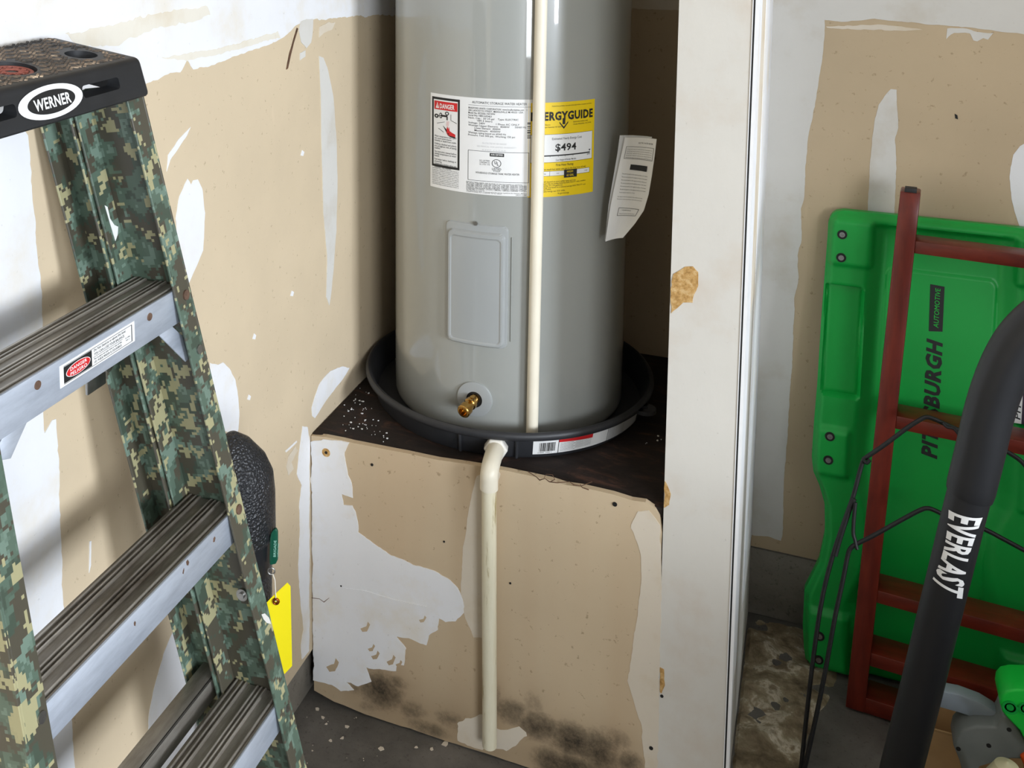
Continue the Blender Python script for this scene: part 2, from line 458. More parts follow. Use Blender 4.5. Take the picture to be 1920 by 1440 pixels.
# ---- left wall compound
def W0(y, z): return Vector((0, y, z))
seam = [on(x, y, 0, 0) for x, y in [(300, 148), (318, 135), (338, 136), (350, 113), (362, 128), (400, 122), (425, 112), (455, 100), (485, 92), (515, 78), (533, 68), (545, 58), (556, 46), (575, 38), (600, 36), (640, 32), (700, 29), (738, 30)]]
patch_w(wall_left, [W0(-2.4, 1.39), W0(-1.2, 1.40), W0(-.75, 1.40)] + seam + [W0(.655, 1.44), W0(.655, 1.62), W0(-2.4, 1.62)], 0, 0, m_mud, .0025, seed=2)
patch(wall_left, [(120, 62), (230, 42), (300, 25), (388, 13), (396, 30), (360, 40), (300, 50), (235, 78), (215, 86), (150, 84)], 0, .0004, m_mud_pale, .004, seed=3)
patch(wall_left, [(300, 108), (420, 88), (520, 62), (525, 72), (430, 98), (360, 112)], 0, .0004, m_mud_pale, .003, seed=23)
vb = [on(x, y, 0, 0) for x, y in [(52, 253), (60, 367), (68, 480), (78, 547), (80, 650), (79, 760), (83, 813), (90, 800), (97, 788), (103, 785), (108, 860), (112, 957), (115, 1043), (117, 1117), (126, 1230), (132, 1327), (140, 1440)]]
yb = vb[-1].y
patch_w(wall_left, [W0(-1.2, 1.40), W0(vb[0].y - .01, 1.40)] + vb + [W0(yb + .01, .2), W0(yb + .005, .118), W0(-1.2, .118)], 0, 0, m_mud, .0018, seed=4)
patch(wall_left, [(598, 105), (606, 108), (614, 130), (624, 180), (630, 260), (632, 350), (630, 430), (625, 500), (619, 560), (617, 572), (611, 556), (613, 480), (606, 400), (602, 250), (601, 180)], 0, 0, m_mud_grey, .001, seed=5)
patch(wall_left, [(347, 345), (352, 336), (358, 346), (362, 336), (370, 336), (378, 352), (384, 400), (382, 440), (380, 470), (366, 505), (350, 540), (335, 560), (331, 440), (329, 410), (336, 368)], 0, 0, m_mud, .0015, seed=6)
patch(wall_left, [(357, 238), (350, 254), (330, 284), (318, 300), (312, 322), (314, 292), (334, 262)], 0, 0, m_mud, .001, seed=7)
patch(wall_left, [(393, 680), (408, 684), (418, 679), (430, 692), (440, 712), (446, 745), (448, 780), (447, 805), (443, 818), (400, 800)], 0, 0, m_mud, .0012, seed=8)
patch(wall_left, [(584, 764), (590, 742), (600, 716), (618, 695), (640, 687), (655, 690), (645, 706), (615, 745), (590, 784), (585, 780)], 0, 0, m_mud, .0012, seed=9)
patch(wall_left, [(566, 800), (576, 800), (580, 830), (579, 1220), (566, 1236), (563, 1210), (568, 1180), (563, 1120), (558, 1060), (562, 990), (561, 940), (565, 910), (556, 890), (560, 850)], 0, 0, m_mud, .0018, seed=10)
patch(wall_left, [(540, 858), (552, 836), (558, 842), (546, 866), (550, 880), (540, 890), (536, 876)], 0, 0, m_mud_thin, .002, seed=11)
patch(wall_left, [(534, 846), (556, 826), (557, 829), (536, 849)], 0, 0, m_mud, .0005, seed=12)
patch(wall_left, [(326, 1180), (306, 1226), (291, 1280), (279, 1338), (277, 1385), (284, 1396), (274, 1440), (268, 1530), (460, 1530), (460, 1180)], 0, 0, m_mud, .0015, seed=13)
patch(wall_left, [(563, 40), (574, 35), (587, 36), (586, 60), (583, 80), (574, 90), (564, 78), (560, 58)], 0, .0003, m_mud_grey, .001, seed=14)
patch(wall_left, [(598, 52), (614, 42), (628, 42), (622, 54), (606, 62), (598, 70)], 0, 0, m_mud_thin, .0018, seed=15)
patch(wall_left, [(562, 100), (572, 94), (572, 106), (562, 113)], 0, 0, m_mud_grey, .0008, seed=15)
patch(wall_left, [(167, 1015), (170, 1014), (169, 1060), (166, 1075)], 0, 0, m_mud, .0006, seed=16)
for sx_, sy_ in ((547, 550), (476, 631), (566, 288), (466, 745)):
    patch(wall_left, [(sx_, sy_ - 6), (sx_ + 4, sy_ - 3), (sx_ + 2, sy_ + 5), (sx_ - 3, sy_ + 4)], 0, 0, m_mud, .0008, seed=sx_)
patch(wall_left, [(556, 52), (558, 54), (549, 84), (539, 128), (536, 130), (542, 100)], 0, 0, m_gouge, .0006, .0012, seed=17, name='gouge')
# ---- right wall compound
def W1(x, z): return Vector((x, RW, z))
rs = [on(x, y, 1, RW) for x, y in [(1547, 38), (1590, 40), (1640, 35), (1690, 40), (1760, 47), (1840, 54), (1920, 64)]]
patch_w(wall_right, [W1(PX1, 1.7), W1(PX1, 1.44)] + rs + [W1(1.9, rs[-1].z), W1(1.9, 1.7)], 1, RW, m_mud_grey, .0016, seed=20)
vb = [on(x, y, 1, RW) for x, y in [(1547, 36), (1547, 62), (1540, 120), (1527, 200), (1515, 258), (1510, 320), (1508, 370), (1502, 392), (1503, 450), (1495, 480), (1498, 520), (1490, 560), (1487, 650), (1480, 750), (1477, 820), (1470, 900), (1467, 1000), (1464, 1014), (1440, 1006), (1415, 1004)]]
patch_w(wall_right, [W1(PX1, 1.45)] + vb + [W1(PX1, vb[-1].z)], 1, RW, m_mud_grey, .0012, seed=21)
patch(wall_right, [(1548, 50), (1600, 48), (1640, 46), (1690, 50), (1730, 57), (1690, 58), (1640, 56), (1590, 55), (1550, 53)], 1, RW, m_mud_thin, .0022, seed=22)
patch(wall_right, [(1776, 53), (1800, 52), (1840, 60), (1862, 62), (1852, 74), (1843, 70), (1832, 78), (1824, 76), (1818, 62), (1790, 60), (1774, 72)], 1, RW, m_mud_grey, .0018, seed=24)
patch(wall_right, [(1626, 420), (1627, 400), (1630, 320), (1640, 222), (1648, 196), (1658, 180), (1670, 167), (1681, 168), (1684, 240), (1678, 262), (1681, 300), (1677, 400), (1676, 420)], 1, RW, m_mud_grey, .001, seed=25)
patch(wall_right, [(1935, 262), (1912, 274), (1900, 290), (1894, 320), (1894, 352), (1900, 390), (1912, 425), (1935, 440)], 1, RW, m_mud, .001, seed=26)
patch(wall_right, [(1790, 213), (1795, 216), (1796, 224), (1791, 222)], 1, RW, m_black, .0005, seed=27, name='nail_hole')
# ---- alcove compound
patch_w(wall_back, [Vector((.02, .66, 1.43)), Vector((.70, .66, 1.43)), Vector((.70, .66, 1.6)), Vector((.02, .66, 1.6))], 1, .66, m_mud_thin, .002, seed=28)
# ---- wall end: torn corner, small rubs, screw
patch(wall_end, [(1264, 512), (1276, 506), (1286, 500), (1300, 500), (1311, 512), (1309, 534), (1300, 552), (1298, 566), (1282, 570), (1270, 580), (1258, 588), (1259, 548), (1261, 528)], 1, PF, m_torn, .0028, .001, seed=30, name='torn_paper')
patch(wall_end, [(1246, 900), (1251, 905), (1257, 925), (1255, 945), (1246, 952)], 1, PF, m_torn, .0015, .001, seed=31, name='torn_paper')
patch(wall_end, [(1238, 1250), (1245, 1254), (1246, 1285), (1240, 1300), (1237, 1298)], 1, PF, m_torn, .0015, .001, seed=32, name='torn_paper')
def disc(parent, c, n, r, d, mat, name, seg=16):
    c = Vector(c); n = Vector(n).normalized()
    return MB().tube([c - n * .0005, c + n * d], r, seg).obj(name, mat, parent)
disc(wall_end, on(1241, 1305, 1, PF), (0, -1, 0), .003, .001, m_black, 'screw_hole')
# free side of the wall end: tape strips left by the trowel
MB().box((PX1, .06, .2), (PX1 + .0012, .20, ZC)).obj('joint_compound', m_mud, wall_end)
MB().box((PX1, .215, .9), (PX1 + .0008, .33, ZC)).obj('tape_strip', m_mud_thin, wall_end)
MB().box((PX1, .35, .2), (PX1 + .0012, RW, ZC)).obj('joint_compound', m_mud, wall_end)

# rough stained concrete by the right wall
def rough_fn(u, v):
    x = PX1 + .002 + u * (.165 + .03 * sin(v * 9)); y = RW - v * .75
    e = min(u * 20, (1 - u) * 6, 1, v * 12, (1 - v) * 4)
    return Vector((x, y, -.001 + max(0, e) * (.006 + .010 * noise.fractal(Vector((x, y, 0)) * 14, 1, 2, 4))))
MB().grid(rough_fn, 40, 120).obj('rough_concrete_patch', m_rough, floor, sharp=0)

# ================================================================== HEATER PLATFORM
plat = thing('heater_platform', 'boxed drywall platform with a mould-stained tan front under the grey water heater', 'platform', (.354, .33, 0))
top = MB().box((.002, .006, HP - .019), (PX0 - .001, .659, HP)).obj('top_board', m_ply, plat, bevel=.002)
tp = [H(x, y) for x, y in [(583, 817), (610, 819), (640, 825), (700, 838), (760, 850), (820, 862), (870, 870), (930, 879), (1000, 893), (1035, 901), (1060, 909), (1090, 913), (1115, 919), (1150, 928), (1185, 938), (1210, 942), (1228, 955), (1237, 968), (1241, 1000)]]
tp = jag(tp + [Vector((PX0 - .0015, 0, .4)), Vector((PX0 - .0015, 0, .004)), Vector((.3, 0, .004)), Vector((.12, 0, .006)), Vector((.05, 0, .012)), Vector((.003, 0, .022)), Vector((.001, 0, .3))], .0009, 3, .02)
for p in tp: p.y = 0; p.x = min(max(p.x, .001), PX0 - .001)
front = MB().prism(tp, (0, .0125, 0)).obj('front_panel', mat_front(), plat, sharp=0)
boxo('frame', (.01, .03, 0), (PX0 - .01, .65, HP - .02), plain('rough_framing', (110, 80, 52), .8), plat)
Z = [(x/3 + 640, y/3 + 960) for x, y in [(60, -40), (85, 20), (100, 110), (180, 170), (280, 240), (400, 292), (500, 320), (600, 370), (655, 420), (685, 490), (690, 560), (650, 612), (590, 615), (555, 592), (545, 660), (490, 690), (480, 750), (380, 705), (310, 695), (362, 765), (360, 862), (312, 858), (312, 895), (200, 880), (140, 872), (172, 950), (100, 975), (20, 950)]]
patch(front, [(584, 829), (612, 824), (655, 829), (645, 850), (648, 872), (660, 905), (661, 931), (641, 925), (645, 946)] + Z + [(664, 1292), (640, 1296), (622, 1284), (604, 1280), (588, 1276)], 1, 0, m_mud, .0022, .0012, 40)
patch(front, [(640, 1101), (680, 1106), (720, 1118), (765, 1130), (800, 1136), (760, 1138), (700, 1124), (640, 1110)], 1, -.0011, m_mud, .001, .0012, 41)
patch(front, [(868, 1030), (884, 925), (893, 892), (905, 888), (934, 880), (938, 888), (930, 915), (926, 960), (924, 1020), (905, 1196), (888, 1195), (873, 1160), (864, 1110)], 1, 0, m_mud_thin, .0012, .0006, 42)
patch(front, [(1187, 977), (1196, 958), (1216, 956), (1238, 985), (1240, 1100), (1236, 1300), (1233, 1440), (1210, 1440), (1203, 1360), (1187, 1310), (1177, 1277), (1187, 1210), (1197, 1143), (1203, 1077), (1200, 1033), (1190, 1003), (1183, 990)], 1, 0, m_mud_thin, .0016, .0006, 43)
patch(front, [(857, 1356), (880, 1346), (905, 1340), (938, 1370), (974, 1362), (987, 1380), (950, 1406), (893, 1404), (858, 1390)], 1, 0, m_mud_thin, .004, .0005, 44)
for cx_, cy_, k in ((786, 1162, .5), (676, 1178, .7), (612, 1250, .9), (640, 1236, .6), (690, 1216, .5), (696, 1230, .6), (724, 1240, .7), (742, 1246, .5)):
    patch(front, [(cx_, cy_), (cx_ + 16*k, cy_ - 6*k), (cx_ + 20*k, cy_ - 18*k), (cx_ + 26*k, cy_ - 10*k), (cx_ + 18*k, cy_ + 8*k), (cx_ + 6*k, cy_ + 10*k)], 1, -.0012, front.data.materials[0], .001, .0003, 45, name='bare_patch')
for hx_, hy_, r in ((612, 848, .0032), (698, 871, .0028), (1153, 945, .0042), (1221, 1402, .0036), (640, 1098, .002), (833, 1015, .002), (957, 1093, .002)):
    disc(front, H(hx_, hy_) + Vector((0, -.0012, 0)), (0, -1, 0), r, .0006, m_black, 'screw_hole')
w = H(612, 848); MB().lathe([(.0034, 0), (.0095, 0), (.009, .0006), (.0034, .0006)], n=20, m=Matrix.Translation(w + Vector((0, -.0013, 0))) @ Matrix.Rotation(pi/2, 4, 'X'), closed=True).obj('stain_ring', m_torn, front)
def crack(pts, parent, mat, r=.0011, y=-.0002):
    q = [H(*p) for p in pts]
    for p in q: p.y = y
    MB().tube(q, [r * (.5 + random.random()) for _ in q], 5).obj('crack', mat, parent)
crack([(990, 884), (1006, 894), (1012, 900), (1022, 897), (1030, 903), (1045, 905), (1068, 903), (1076, 909), (1090, 911), (1110, 903)], front, m_gouge)
crack([(1020, 896), (1024, 889), (1036, 890), (1040, 899), (1030, 904)], front, m_gouge, .0008)
crack([(1088, 908), (1092, 914), (1104, 918)], front, m_gouge, .0008)
crack([(584, 1120), (600, 1122), (608, 1128), (618, 1120)], front, m_gouge, .0006, -.0016)

# flakes of paint lying on the platform top and on the floor
def flakes(name, spots, mat, label, cat, par=None):
    mb = MB()
    for (p, r) in spots:
        a0 = random.random() * 6
        mb.prism([Vector(p) + Vector((r * (.5 + random.random()) * cos(a0 + k*1.25), r * (.5 + random.random()) * sin(a0 + k*1.25), .0006)) for k in range(5)], (0, 0, .0012))
    o = mb.obj(name, mat, par, sharp=0); o['kind'] = 'stuff'
    if label: tag(o, label, cat)
    return o
sp = []
for (x, y, s, n) in ((668, 760, 18, 26), (690, 800, 14, 16), (712, 815, 10, 8), (650, 790, 20, 12), (1230, 830, 12, 6), (660, 735, 10, 8)):
    for _ in range(n):
        w = on(x + random.gauss(0, s), y + random.gauss(0, s * .6), 2, HP)
        if w.x > .012 and w.y > .015: sp.append((w, random.choice((.0006, .0009, .0013, .0022)) ))
flakes('paint_flakes', sp, m_mud, 'small white paint flakes scattered on the dark platform top beside the pan', 'debris')
sp = [(on(x, y, 2, 0), r) for x, y, r in ((715, 1404, .005), (809, 1406, .004), (836, 1396, .007), (642, 1385, .004), (651, 1363, .004), (780, 1402, .003), (620, 1390, .004), (606, 1346, .004), (612, 1358, .003), (596, 1330, .004))]
for _ in range(18):
    w = on(random.uniform(560, 860), random.uniform(1330, 1440), 2, 0)
    if w.y < -.01 and w.x > .0: sp.append((w, random.choice((.0005, .0008, .0014))))
flakes('paint_chips', sp, m_mud_thin, 'pale paint chips scattered on the dark floor in front of the platform', 'debris')

# ================================================================== DRAIN PAN
HX, HY, RH = .3192, .346, .25
pan = thing('drain_pan', 'round black plastic drain pan under the grey water heater', 'pan', (HX, HY, HP))
z0 = HP + .0005
prof = [(.0, z0), (.288, z0), (.293, z0 + .006), (.302, z0 + .046), (.305, z0 + .047)]
rim = [(.3095 + .0068 * cos(a), z0 + .0535 + .0085 * sin(a)) for a in [radians(d) for d in range(-130, 141, 30)]]
prof += rim + [(.302, z0 + .05), (.298, z0 + .044), (.288, z0 + .008), (.0, z0 + .004)]
MB().lathe(prof, (HX, HY), 128).obj('tray', m_pan, pan)
for th in [a for a in range(-170, 0, 20)]:
    if th in (-110, -90): continue
for px in (862, 970):
    d = on(px, 835, 1, HY - .3); a = math.atan2(d.y - HY, d.x - HX)
    MB().tube([(HX + .296*cos(a), HY + .296*sin(a), z0 + .004), (HX + .303*cos(a), HY + .303*sin(a), z0 + .045)], .0035, 8).obj('rib', m_pan, pan)
# lifting ear on the right
tb = MB()
ea = on(1222, 772, 2, HP + .05); ang = math.atan2(ea.y - HY, ea.x - HX)
em = Matrix.Translation((HX, HY, z0 + .05)) @ Matrix.Rotation(ang, 4, 'Z')
tb.lathe([(.006, -.004), (.021, -.004), (.021, .004), (.006, .004)], (.323, 0), 24, em, True)
tb.box((.30, -.02, -.004), (.322, -.006, .004), em).box((.30, .006, -.004), (.322, .02, .004), em)
tb.obj('ear', m_pan, pan)
# sticker round the front right of the pan wall
def panpt(th, z, off=.0006):
    r = .293 + (z - z0 - .006) * .225 + off
    return Vector((HX + r*cos(th), HY + r*sin(th), z))
def pan_th(px, py, z=HP + .03):
    w = onp(px, py, (0, 0, 1), z); return math.atan2(w.y - HY, w.x - HX)
tA, tB, tC, tD = [pan_th(x, y) for x, y in ((998, 832), (1044, 828), (1132, 806), (1200, 775))]
zb, zt = HP + .010, HP + .041
MB().grid(lambda u, v: panpt(tA + (tC - tA)*u, zb + (zt - zb)*v), 24, 1).obj('sticker', m_lab_w, pan, sharp=0)
st = bpy.data.objects.get('sticker')
MB().grid(lambda u, v: panpt(tC + .003 + (tD - tC)*u, zb + (zt - zb)*v), 16, 1).obj('sticker', m_lab_g, pan, sharp=0)
MB().grid(lambda u, v: panpt(tB + (tC - .35*(tC-tB) - tB)*u, zt - .0065 + .006*v - .004*u*(1-v), .001), 12, 1).obj('red_band', m_print_r, st, sharp=0)
b = MB()
b.grid(lambda u, v: panpt(tB - .002 + .004*u, zb + (zt-zb)*v, .001), 1, 1)
x = 0
while x < .62:
    wdt = random.choice((.008, .012, .02)); b.grid(lambda u, v: panpt(tA + (tB-tA)*(.24 + x + wdt*u), zb + .006 + (zt-zb-.011)*v, .001), 1, 1); x += wdt + random.choice((.008, .014, .02))
cp = lambda u, v: panpt(tA + u / .297, v, .001)
text(b, '0 49081 13990 4', cp, .010, zb + .002, w=.028, h=.0025)
for k in range(6):
    text(b, 'Important: install pan level with the drain plugged', cp, (tB - tA)*.297 + .004, zt - .0105 - k*.0033, w=.028 + .004*(k % 2), h=.0016)
    text(b, 'Read instructions before use. Keep drain line free', cp, (tB - tA)*.297 + .037, zt - .0085 - k*.0033, w=.036, h=.0016)
b.obj('printing', m_print_k, st, sharp=0)
b = MB()
for k in range(8):
    text(b, 'Leave this label in place for the next installer', cp, (tC - tA)*.297 + .004, zt - .005 - k*.0034, w=.05, h=.0015)
b.obj('printing', m_print_g, [o for o in pan.children if o.name.startswith('sticker')][-1], sharp=0)

# ================================================================== WATER HEATER
wh = thing('water_heater', 'tall grey enamelled cylindrical water heater standing in a black pan', 'water heater', (HX, HY, HP + .006))
zb0 = HP + .0055
prof = [(0, zb0), (.236, zb0), (.244, zb0 + .004), (.249, zb0 + .012), (.25, zb0 + .02), (.25, 1.78), (.246, 1.80), (.0, 1.815)]
MB().lathe(prof, (HX, HY), 160).obj('tank', m_enamel, wh)
def cyl(px, py, r=RH):
    d = ray(px, py); o = CAM[:2] - np.array([HX, HY]); a = d[0]**2 + d[1]**2; b_ = o @ d[:2]; c_ = o @ o - r*r
    t = (-b_ - sqrt(max(0, b_*b_ - a*c_))) / a; p = CAM + t*d
    return math.atan2(p[1] - HY, p[0] - HX) * RH, p[2]
def cp_(off): return lambda u, v: Vector((HX + (RH+off)*cos(u/RH), HY + (RH+off)*sin(u/RH), v))
def curved(u0, u1, v0, v1, off, name, mat, parent, thick=.0003):
    n = max(2, int((u1-u0)/.006)); fo, fi = cp_(off), cp_(off - thick - .0003)
    mb = MB().grid(lambda u, v: fo(u0 + (u1-u0)*u, v0 + (v1-v0)*v), n, 1)
    # rim down to the tank so that the sheet has thickness
    for (a_, b2, fixed) in ((u0, u1, v0), (u0, u1, v1)):
        mb.grid(lambda u, v: (fo if v < .5 else fi)(a_ + (b2-a_)*u, fixed), n, 1)
    for fixed in (u0, u1):
        mb.grid(lambda u, v: (fo if v < .5 else fi)(fixed, v0 + (v1-v0)*u), 1, 1)
    return mb.obj(name, mat, parent, sharp=0)
def curved_px(a, b_, off, name, mat, parent):
    (u0, v1), (u1, v0) = cyl(*a), cyl(*b_); return curved(u0, u1, v0, v1, off, name, mat, parent)
def sst(x): x = min(1, max(0, x)); return x*x*(3-2*x)
def rrect(u, v, cu, cv, hu, hv, r):
    dx, dy = abs(u-cu) - hu + r, abs(v-cv) - hv + r
    return min(max(dx, dy), 0) + math.hypot(max(dx, 0), max(dy, 0)) - r
# access panel, pressed sheet
(uL, vT), (uR, vB) = cyl(838, 410), cyl(950, 655)
uL2 = cyl(834, 640)[0]; uL = (uL + uL2)/2; uR = (cyl(956, 416)[0] + uR)/2
cu, cv, hu, hv = (uL+uR)/2, (vT+vB)/2, (uR-uL)/2, (vT-vB)/2
def panel_fn(s, t):
    u, v = cu + (s*2-1)*(hu+.002), cv + (t*2-1)*(hv+.002)
    d0 = rrect(u, v, cu, cv, hu, hv, .012); d1 = rrect(u, v, cu, cv - .006, hu - .007, hv - .009, .012)
    d2 = rrect(u, v, cu, cv - .008, hu - .014, hv - .018, .010)
    h = -.001 + .004*sst(-d0/.0025) + .0065*sst(-d1/.004) - .0018*sst(-d2/.003)
    return cp_(h)(u, v)
ap = MB().grid(panel_fn, 64, 120).obj('access_panel', m_panel, wh, sharp=0)
u, v = cyl(893, 418); p = cp_(.0032)(u, v); nrm = Vector((cos(u/RH), sin(u/RH), 0))
sc_ = disc(ap, p, nrm, .0042, .002, m_steel, 'screw', 14)
u2, v2 = cyl(960, 445); u3, v3 = cyl(959, 640)
MB().tube([cp_(.0012)(u2, v2 - (v2-v3)*k/8) for k in range(9)], .0012, 6).obj('seam', m_enamel, wh)
# drain valve
u, v = cyl(890, 748); th = u/RH; nrm = Vector((cos(th), sin(th), 0)); tan = Vector((-sin(th), cos(th), 0))
vm = Matrix.Translation(cp_(0)(u, v)) @ Matrix((tan, Vector((0, 0, 1)), nrm)).transposed().to_4x4()
es = MB().lathe([(.0165, -.004), (.0165, .0035), (.033, .0035), (.036, .0025), (.0365, -.003)], n=48, m=vm).obj('drain_plate', m_panel, wh)
MB().lathe([(0, .0012), (.0165, .0012)], n=32, m=vm).obj('opening', m_black, es)
vd = Matrix.Translation(vm @ Vector((0, 0, -.01))) @ Matrix((tan, Vector((0, 0, 1)), (nrm - .10*tan - Vector((0, 0, .16))).normalized())).transposed().to_4x4()
ad = (vm.to_3x3() @ Vector((-.22, -.18, 1))).normalized()
rt = vm.to_3x3() @ Vector((1, 0, 0)); rt = (rt - ad*rt.dot(ad)).normalized(); vv = ad.cross(rt)
vd = Matrix.Translation(vm @ Vector((.002, .002, -.004))) @ Matrix((rt, vv, ad)).transposed().to_4x4()
dv = MB().lathe([(.0, 0), (.010, 0), (.010, .018), (.0125, .019), (.0125, .026), (.0105, .028), (.0105, .038), (.0135, .039), (.0135, .052), (.012, .054), (.0085, .054), (.0075, .044), (0, .044)], n=28, m=vd).obj('drain_valve', m_brass, wh, sharp=30)
MB().box((-.003, -.0035, .014), (.003, .0035, .032), vd @ Matrix.Translation((.004, .012, 0))).tube([vd @ Vector((.004, .004, .022)), vd @ Vector((.004, .017, .022))], .0045, 10).obj('valve_stem', m_brass, dv)

# ---- rating label, white
def rect(mb, a, b_, off):
    (u0, v1), (u1, v0) = cyl(*a), cyl(*b_); f = cp_(off); n = max(1, int(abs(u1-u0)/.008))
    mb.grid(lambda u, v: f(u0 + (u1-u0)*u, v0 + (v1-v0)*v), n, 1)
def tpx(mb, body, xl, yb, xr, cap, off, bold=0., shear=0.):
    """text between two pixels along the label, cap height in pixels"""
    u0, v0 = cyl(xl, yb); u1, _ = cyl(xr, yb)
    text(mb, body, cp_(off), u0, v0, w=u1-u0, h=cap*.00105, bold=bold, shear=shear)
def Z4(x, y): return x/5.647 + 790, y/5.647 + 150            # reading positions off the enlarged label
(u0, v1) = cyl(808, 169); (u1, v0) = cyl(996, 367); v0 = (v0 + cyl(806, 349)[1])/2; v1 = (v1 + cyl(1000, 191)[1])/2
dv_ = v1 - v0
rl = curved(u0, u1, v0, v1, .0006, 'rating_label', m_lab_w, wh)
ul = lambda f: u0 + (u1-u0)*f
def vl(f): return v1 - dv_*f
OFF = .0009
def lrect(mb, fu0, fv0, fu1, fv1, off=OFF):
    f = cp_(off); n = max(1, int((u1-u0)*abs(fu1-fu0)/.008))
    mb.grid(lambda u, v: f(ul(fu0 + (fu1-fu0)*u), vl(fv1 + (fv0-fv1)*v)), n, 1)
def ltext(mb, body, fu, fv, fw, cap, off=OFF, bold=0., shear=0.):
    text(mb, body, cp_(off), ul(fu), vl(fv), w=(u1-u0)*fw, h=cap*.00105, bold=bold, shear=shear)
def lframe(mb, a, b_, c, d, tu, tv, off=OFF):
    lrect(mb, a, b_, c, b_+tv, off); lrect(mb, a, d-tv, c, d, off); lrect(mb, a, b_, a+tu, d, off); lrect(mb, c-tu, b_, c, d, off)
k = MB(); r = MB(); w_ = MB(); g = MB(); gp = MB(); hand = MB(); pill = MB()
lframe(k, .02, .035, .33, .775, .02, .025)
lrect(r, .048, .075, .305, .165)
ltext(w_, 'DANGER', .115, .148, .16, 9, OFF+.0003, .02)
f = cp_(OFF+.0003); w_.add([f(ul(.066), vl(.15)), f(ul(.106), vl(.15)), f(ul(.086), vl(.088))], [(0, 1, 2)])
f = cp_(OFF+.0004); r.add([f(ul(.083), vl(.140)), f(ul(.089), vl(.140)), f(ul(.089), vl(.105)), f(ul(.083), vl(.105))], [(0, 1, 2, 3)])
def shape(mb, pts, off=OFF):
    f = cp_(off); mb.add([f(ul(a), vl(b_)) for a, b_ in pts], [tuple(range(len(pts)))])
def ring(mb, fu, fv, ru, rv, t, off=OFF, n=24):
    f = cp_(off); vs_ = []
    for i in range(n):
        a = 2*pi*i/n
        for q in (1, 1-t): vs_.append(f(ul(fu + ru*q*cos(a)), vl(fv + rv*q*sin(a))))
    mb.add(vs_, [(2*i, 2*i+1, (2*i+3) % (2*n), (2*i+2) % (2*n)) for i in range(n)])
# tap over a scalded hand
lrect(k, .125, .215, .20, .235); ring(k, .075, .235, .025, .022, .6); lrect(k, .088, .225, .14, .232); ring(k, .125, .225, .018, .03, .35)
ring(k, .195, .195, .022, .02, .45); lrect(k, .19, .23, .203, .265)
shape(k, [(.235, .20), (.239, .20), (.239, .26), (.235, .26)]); shape(k, [(.237, .26), (.30, .285), (.298, .29), (.235, .264)])
shape(k, [(.08, .31), (.17, .285), (.17, .289), (.082, .314)]); shape(k, [(.10, .36), (.16, .395), (.158, .40), (.098, .365)])
shape(hand, [(.19, .365), (.20, .325), (.21, .36), (.218, .33), (.224, .375), (.25, .39), (.285, .405), (.285, .435), (.22, .425), (.195, .41)])
for a in (0, .012, .024, .034): shape(k, [(.152 + a, .33 + a), (.158 + a, .33 + a), (.205 + a*.6, .405), (.198 + a*.6, .41)])
shape(k, [(.205, .41), (.23, .425), (.285, .432), (.285, .447), (.23, .437), (.20, .42)])
for a in (0, .012, .022): shape(gp, [(.192 + a, .275), (.196 + a, .275), (.19 + a, .325), (.186 + a, .325)])
for i, s in enumerate(('Water temperature over 125°F', 'can cause severe burns', 'instantly or death from scalds.', 'Children, disabled and elderly', 'are at highest risk of being', 'scalded.', 'See instruction manual before', 'setting temperature at water', 'heater.', 'Feel water before bathing or', 'showering.', 'Temperature limiting valves are', 'available, see manual.')):
    ltext(k, s, .052, .455 + .0235*i + .012*(i//3), .245 * min(1, len(s)/28.), 3.4, bold=.004)
lrect(k, .415, .075, .985, .078)
ltext(k, 'AUTOMATIC STORAGE WATER HEATER', .45, .058, .50, 4.6)
rows = [('BRADFORD WHITE CORPORATION  www.bradfordwhite.com    1', .415, .535), ('200 LAFAYETTE STREET, MIDDLEVILLE MI 49333  USA', .415, .50),
        ('Model No: RE250S6-1NCWW', .415, .25), ('Serial No: NB51605463', .415, .22), ('Nom. Cap.:  50 US gal    Type: ELECTRIC', .415, .46),
        ('            189.3 liters', .50, .14), ('Voltage: 240V            1 Phase AC ONLY', .415, .47), ('Wattage Upper Element:  4500W      50/60 Hz', .415, .53),
        ('Lower Element:  4500W', .475, .24), ('Maximum:  4500W', .475, .24), ('Wattage rating based on 60/60 Hz', .415, .35), ('Pressure: Test 300 psi,  Working 150 psi', .415, .43)]
for i, (s, fu, fw) in enumerate(rows): ltext(k, s, fu, .115 + .0255*i, fw, 3.4, bold=.003)
for i in range(9): lrect(k, .955, .235 + i*.019, .985, .235 + i*.019 + random.choice((.005, .009, .012)))
for i, s in enumerate(('PROTECTED BY AN ANODE', 'SEE MANUAL FOR LIMITED WARRANTY', 'KEEP CLEAR')): ltext(g, s, .55 - .05*(i == 1), .47 + .035*i, .22 + .14*(i == 1), 3)
g.obj('faint_print', m_lab_g, rl, sharp=0)
lframe(k, .415, .545, .975, .86, .004, .004)
lrect(k, .62, .56, .75, .595); ltext(pill, 'AHRI CERTIFIED', .63, .584, .11, 3, OFF+.0003, .01)
ring(k, .682, .665, .043, .043, .13); ltext(k, 'U', .664, .672, .018, 6, bold=.02); ltext(k, 'L', .686, .685, .015, 6, bold=.02)
ltext(k, 'LISTED', .642, .735, .083, 4.2, bold=.01); ltext(k, 'E74268', .655, .752, .06, 2.6)
for i, s in enumerate(('UL LISTED', 'CONFORMS TO', 'UL STD 174')): ltext(k, s, .525, .65 + .02*i, .095, 2.6)
ltext(k, 'HOUSEHOLD STORAGE TANK WATER HEATER', .49, .782, .40, 3.6, bold=.004)
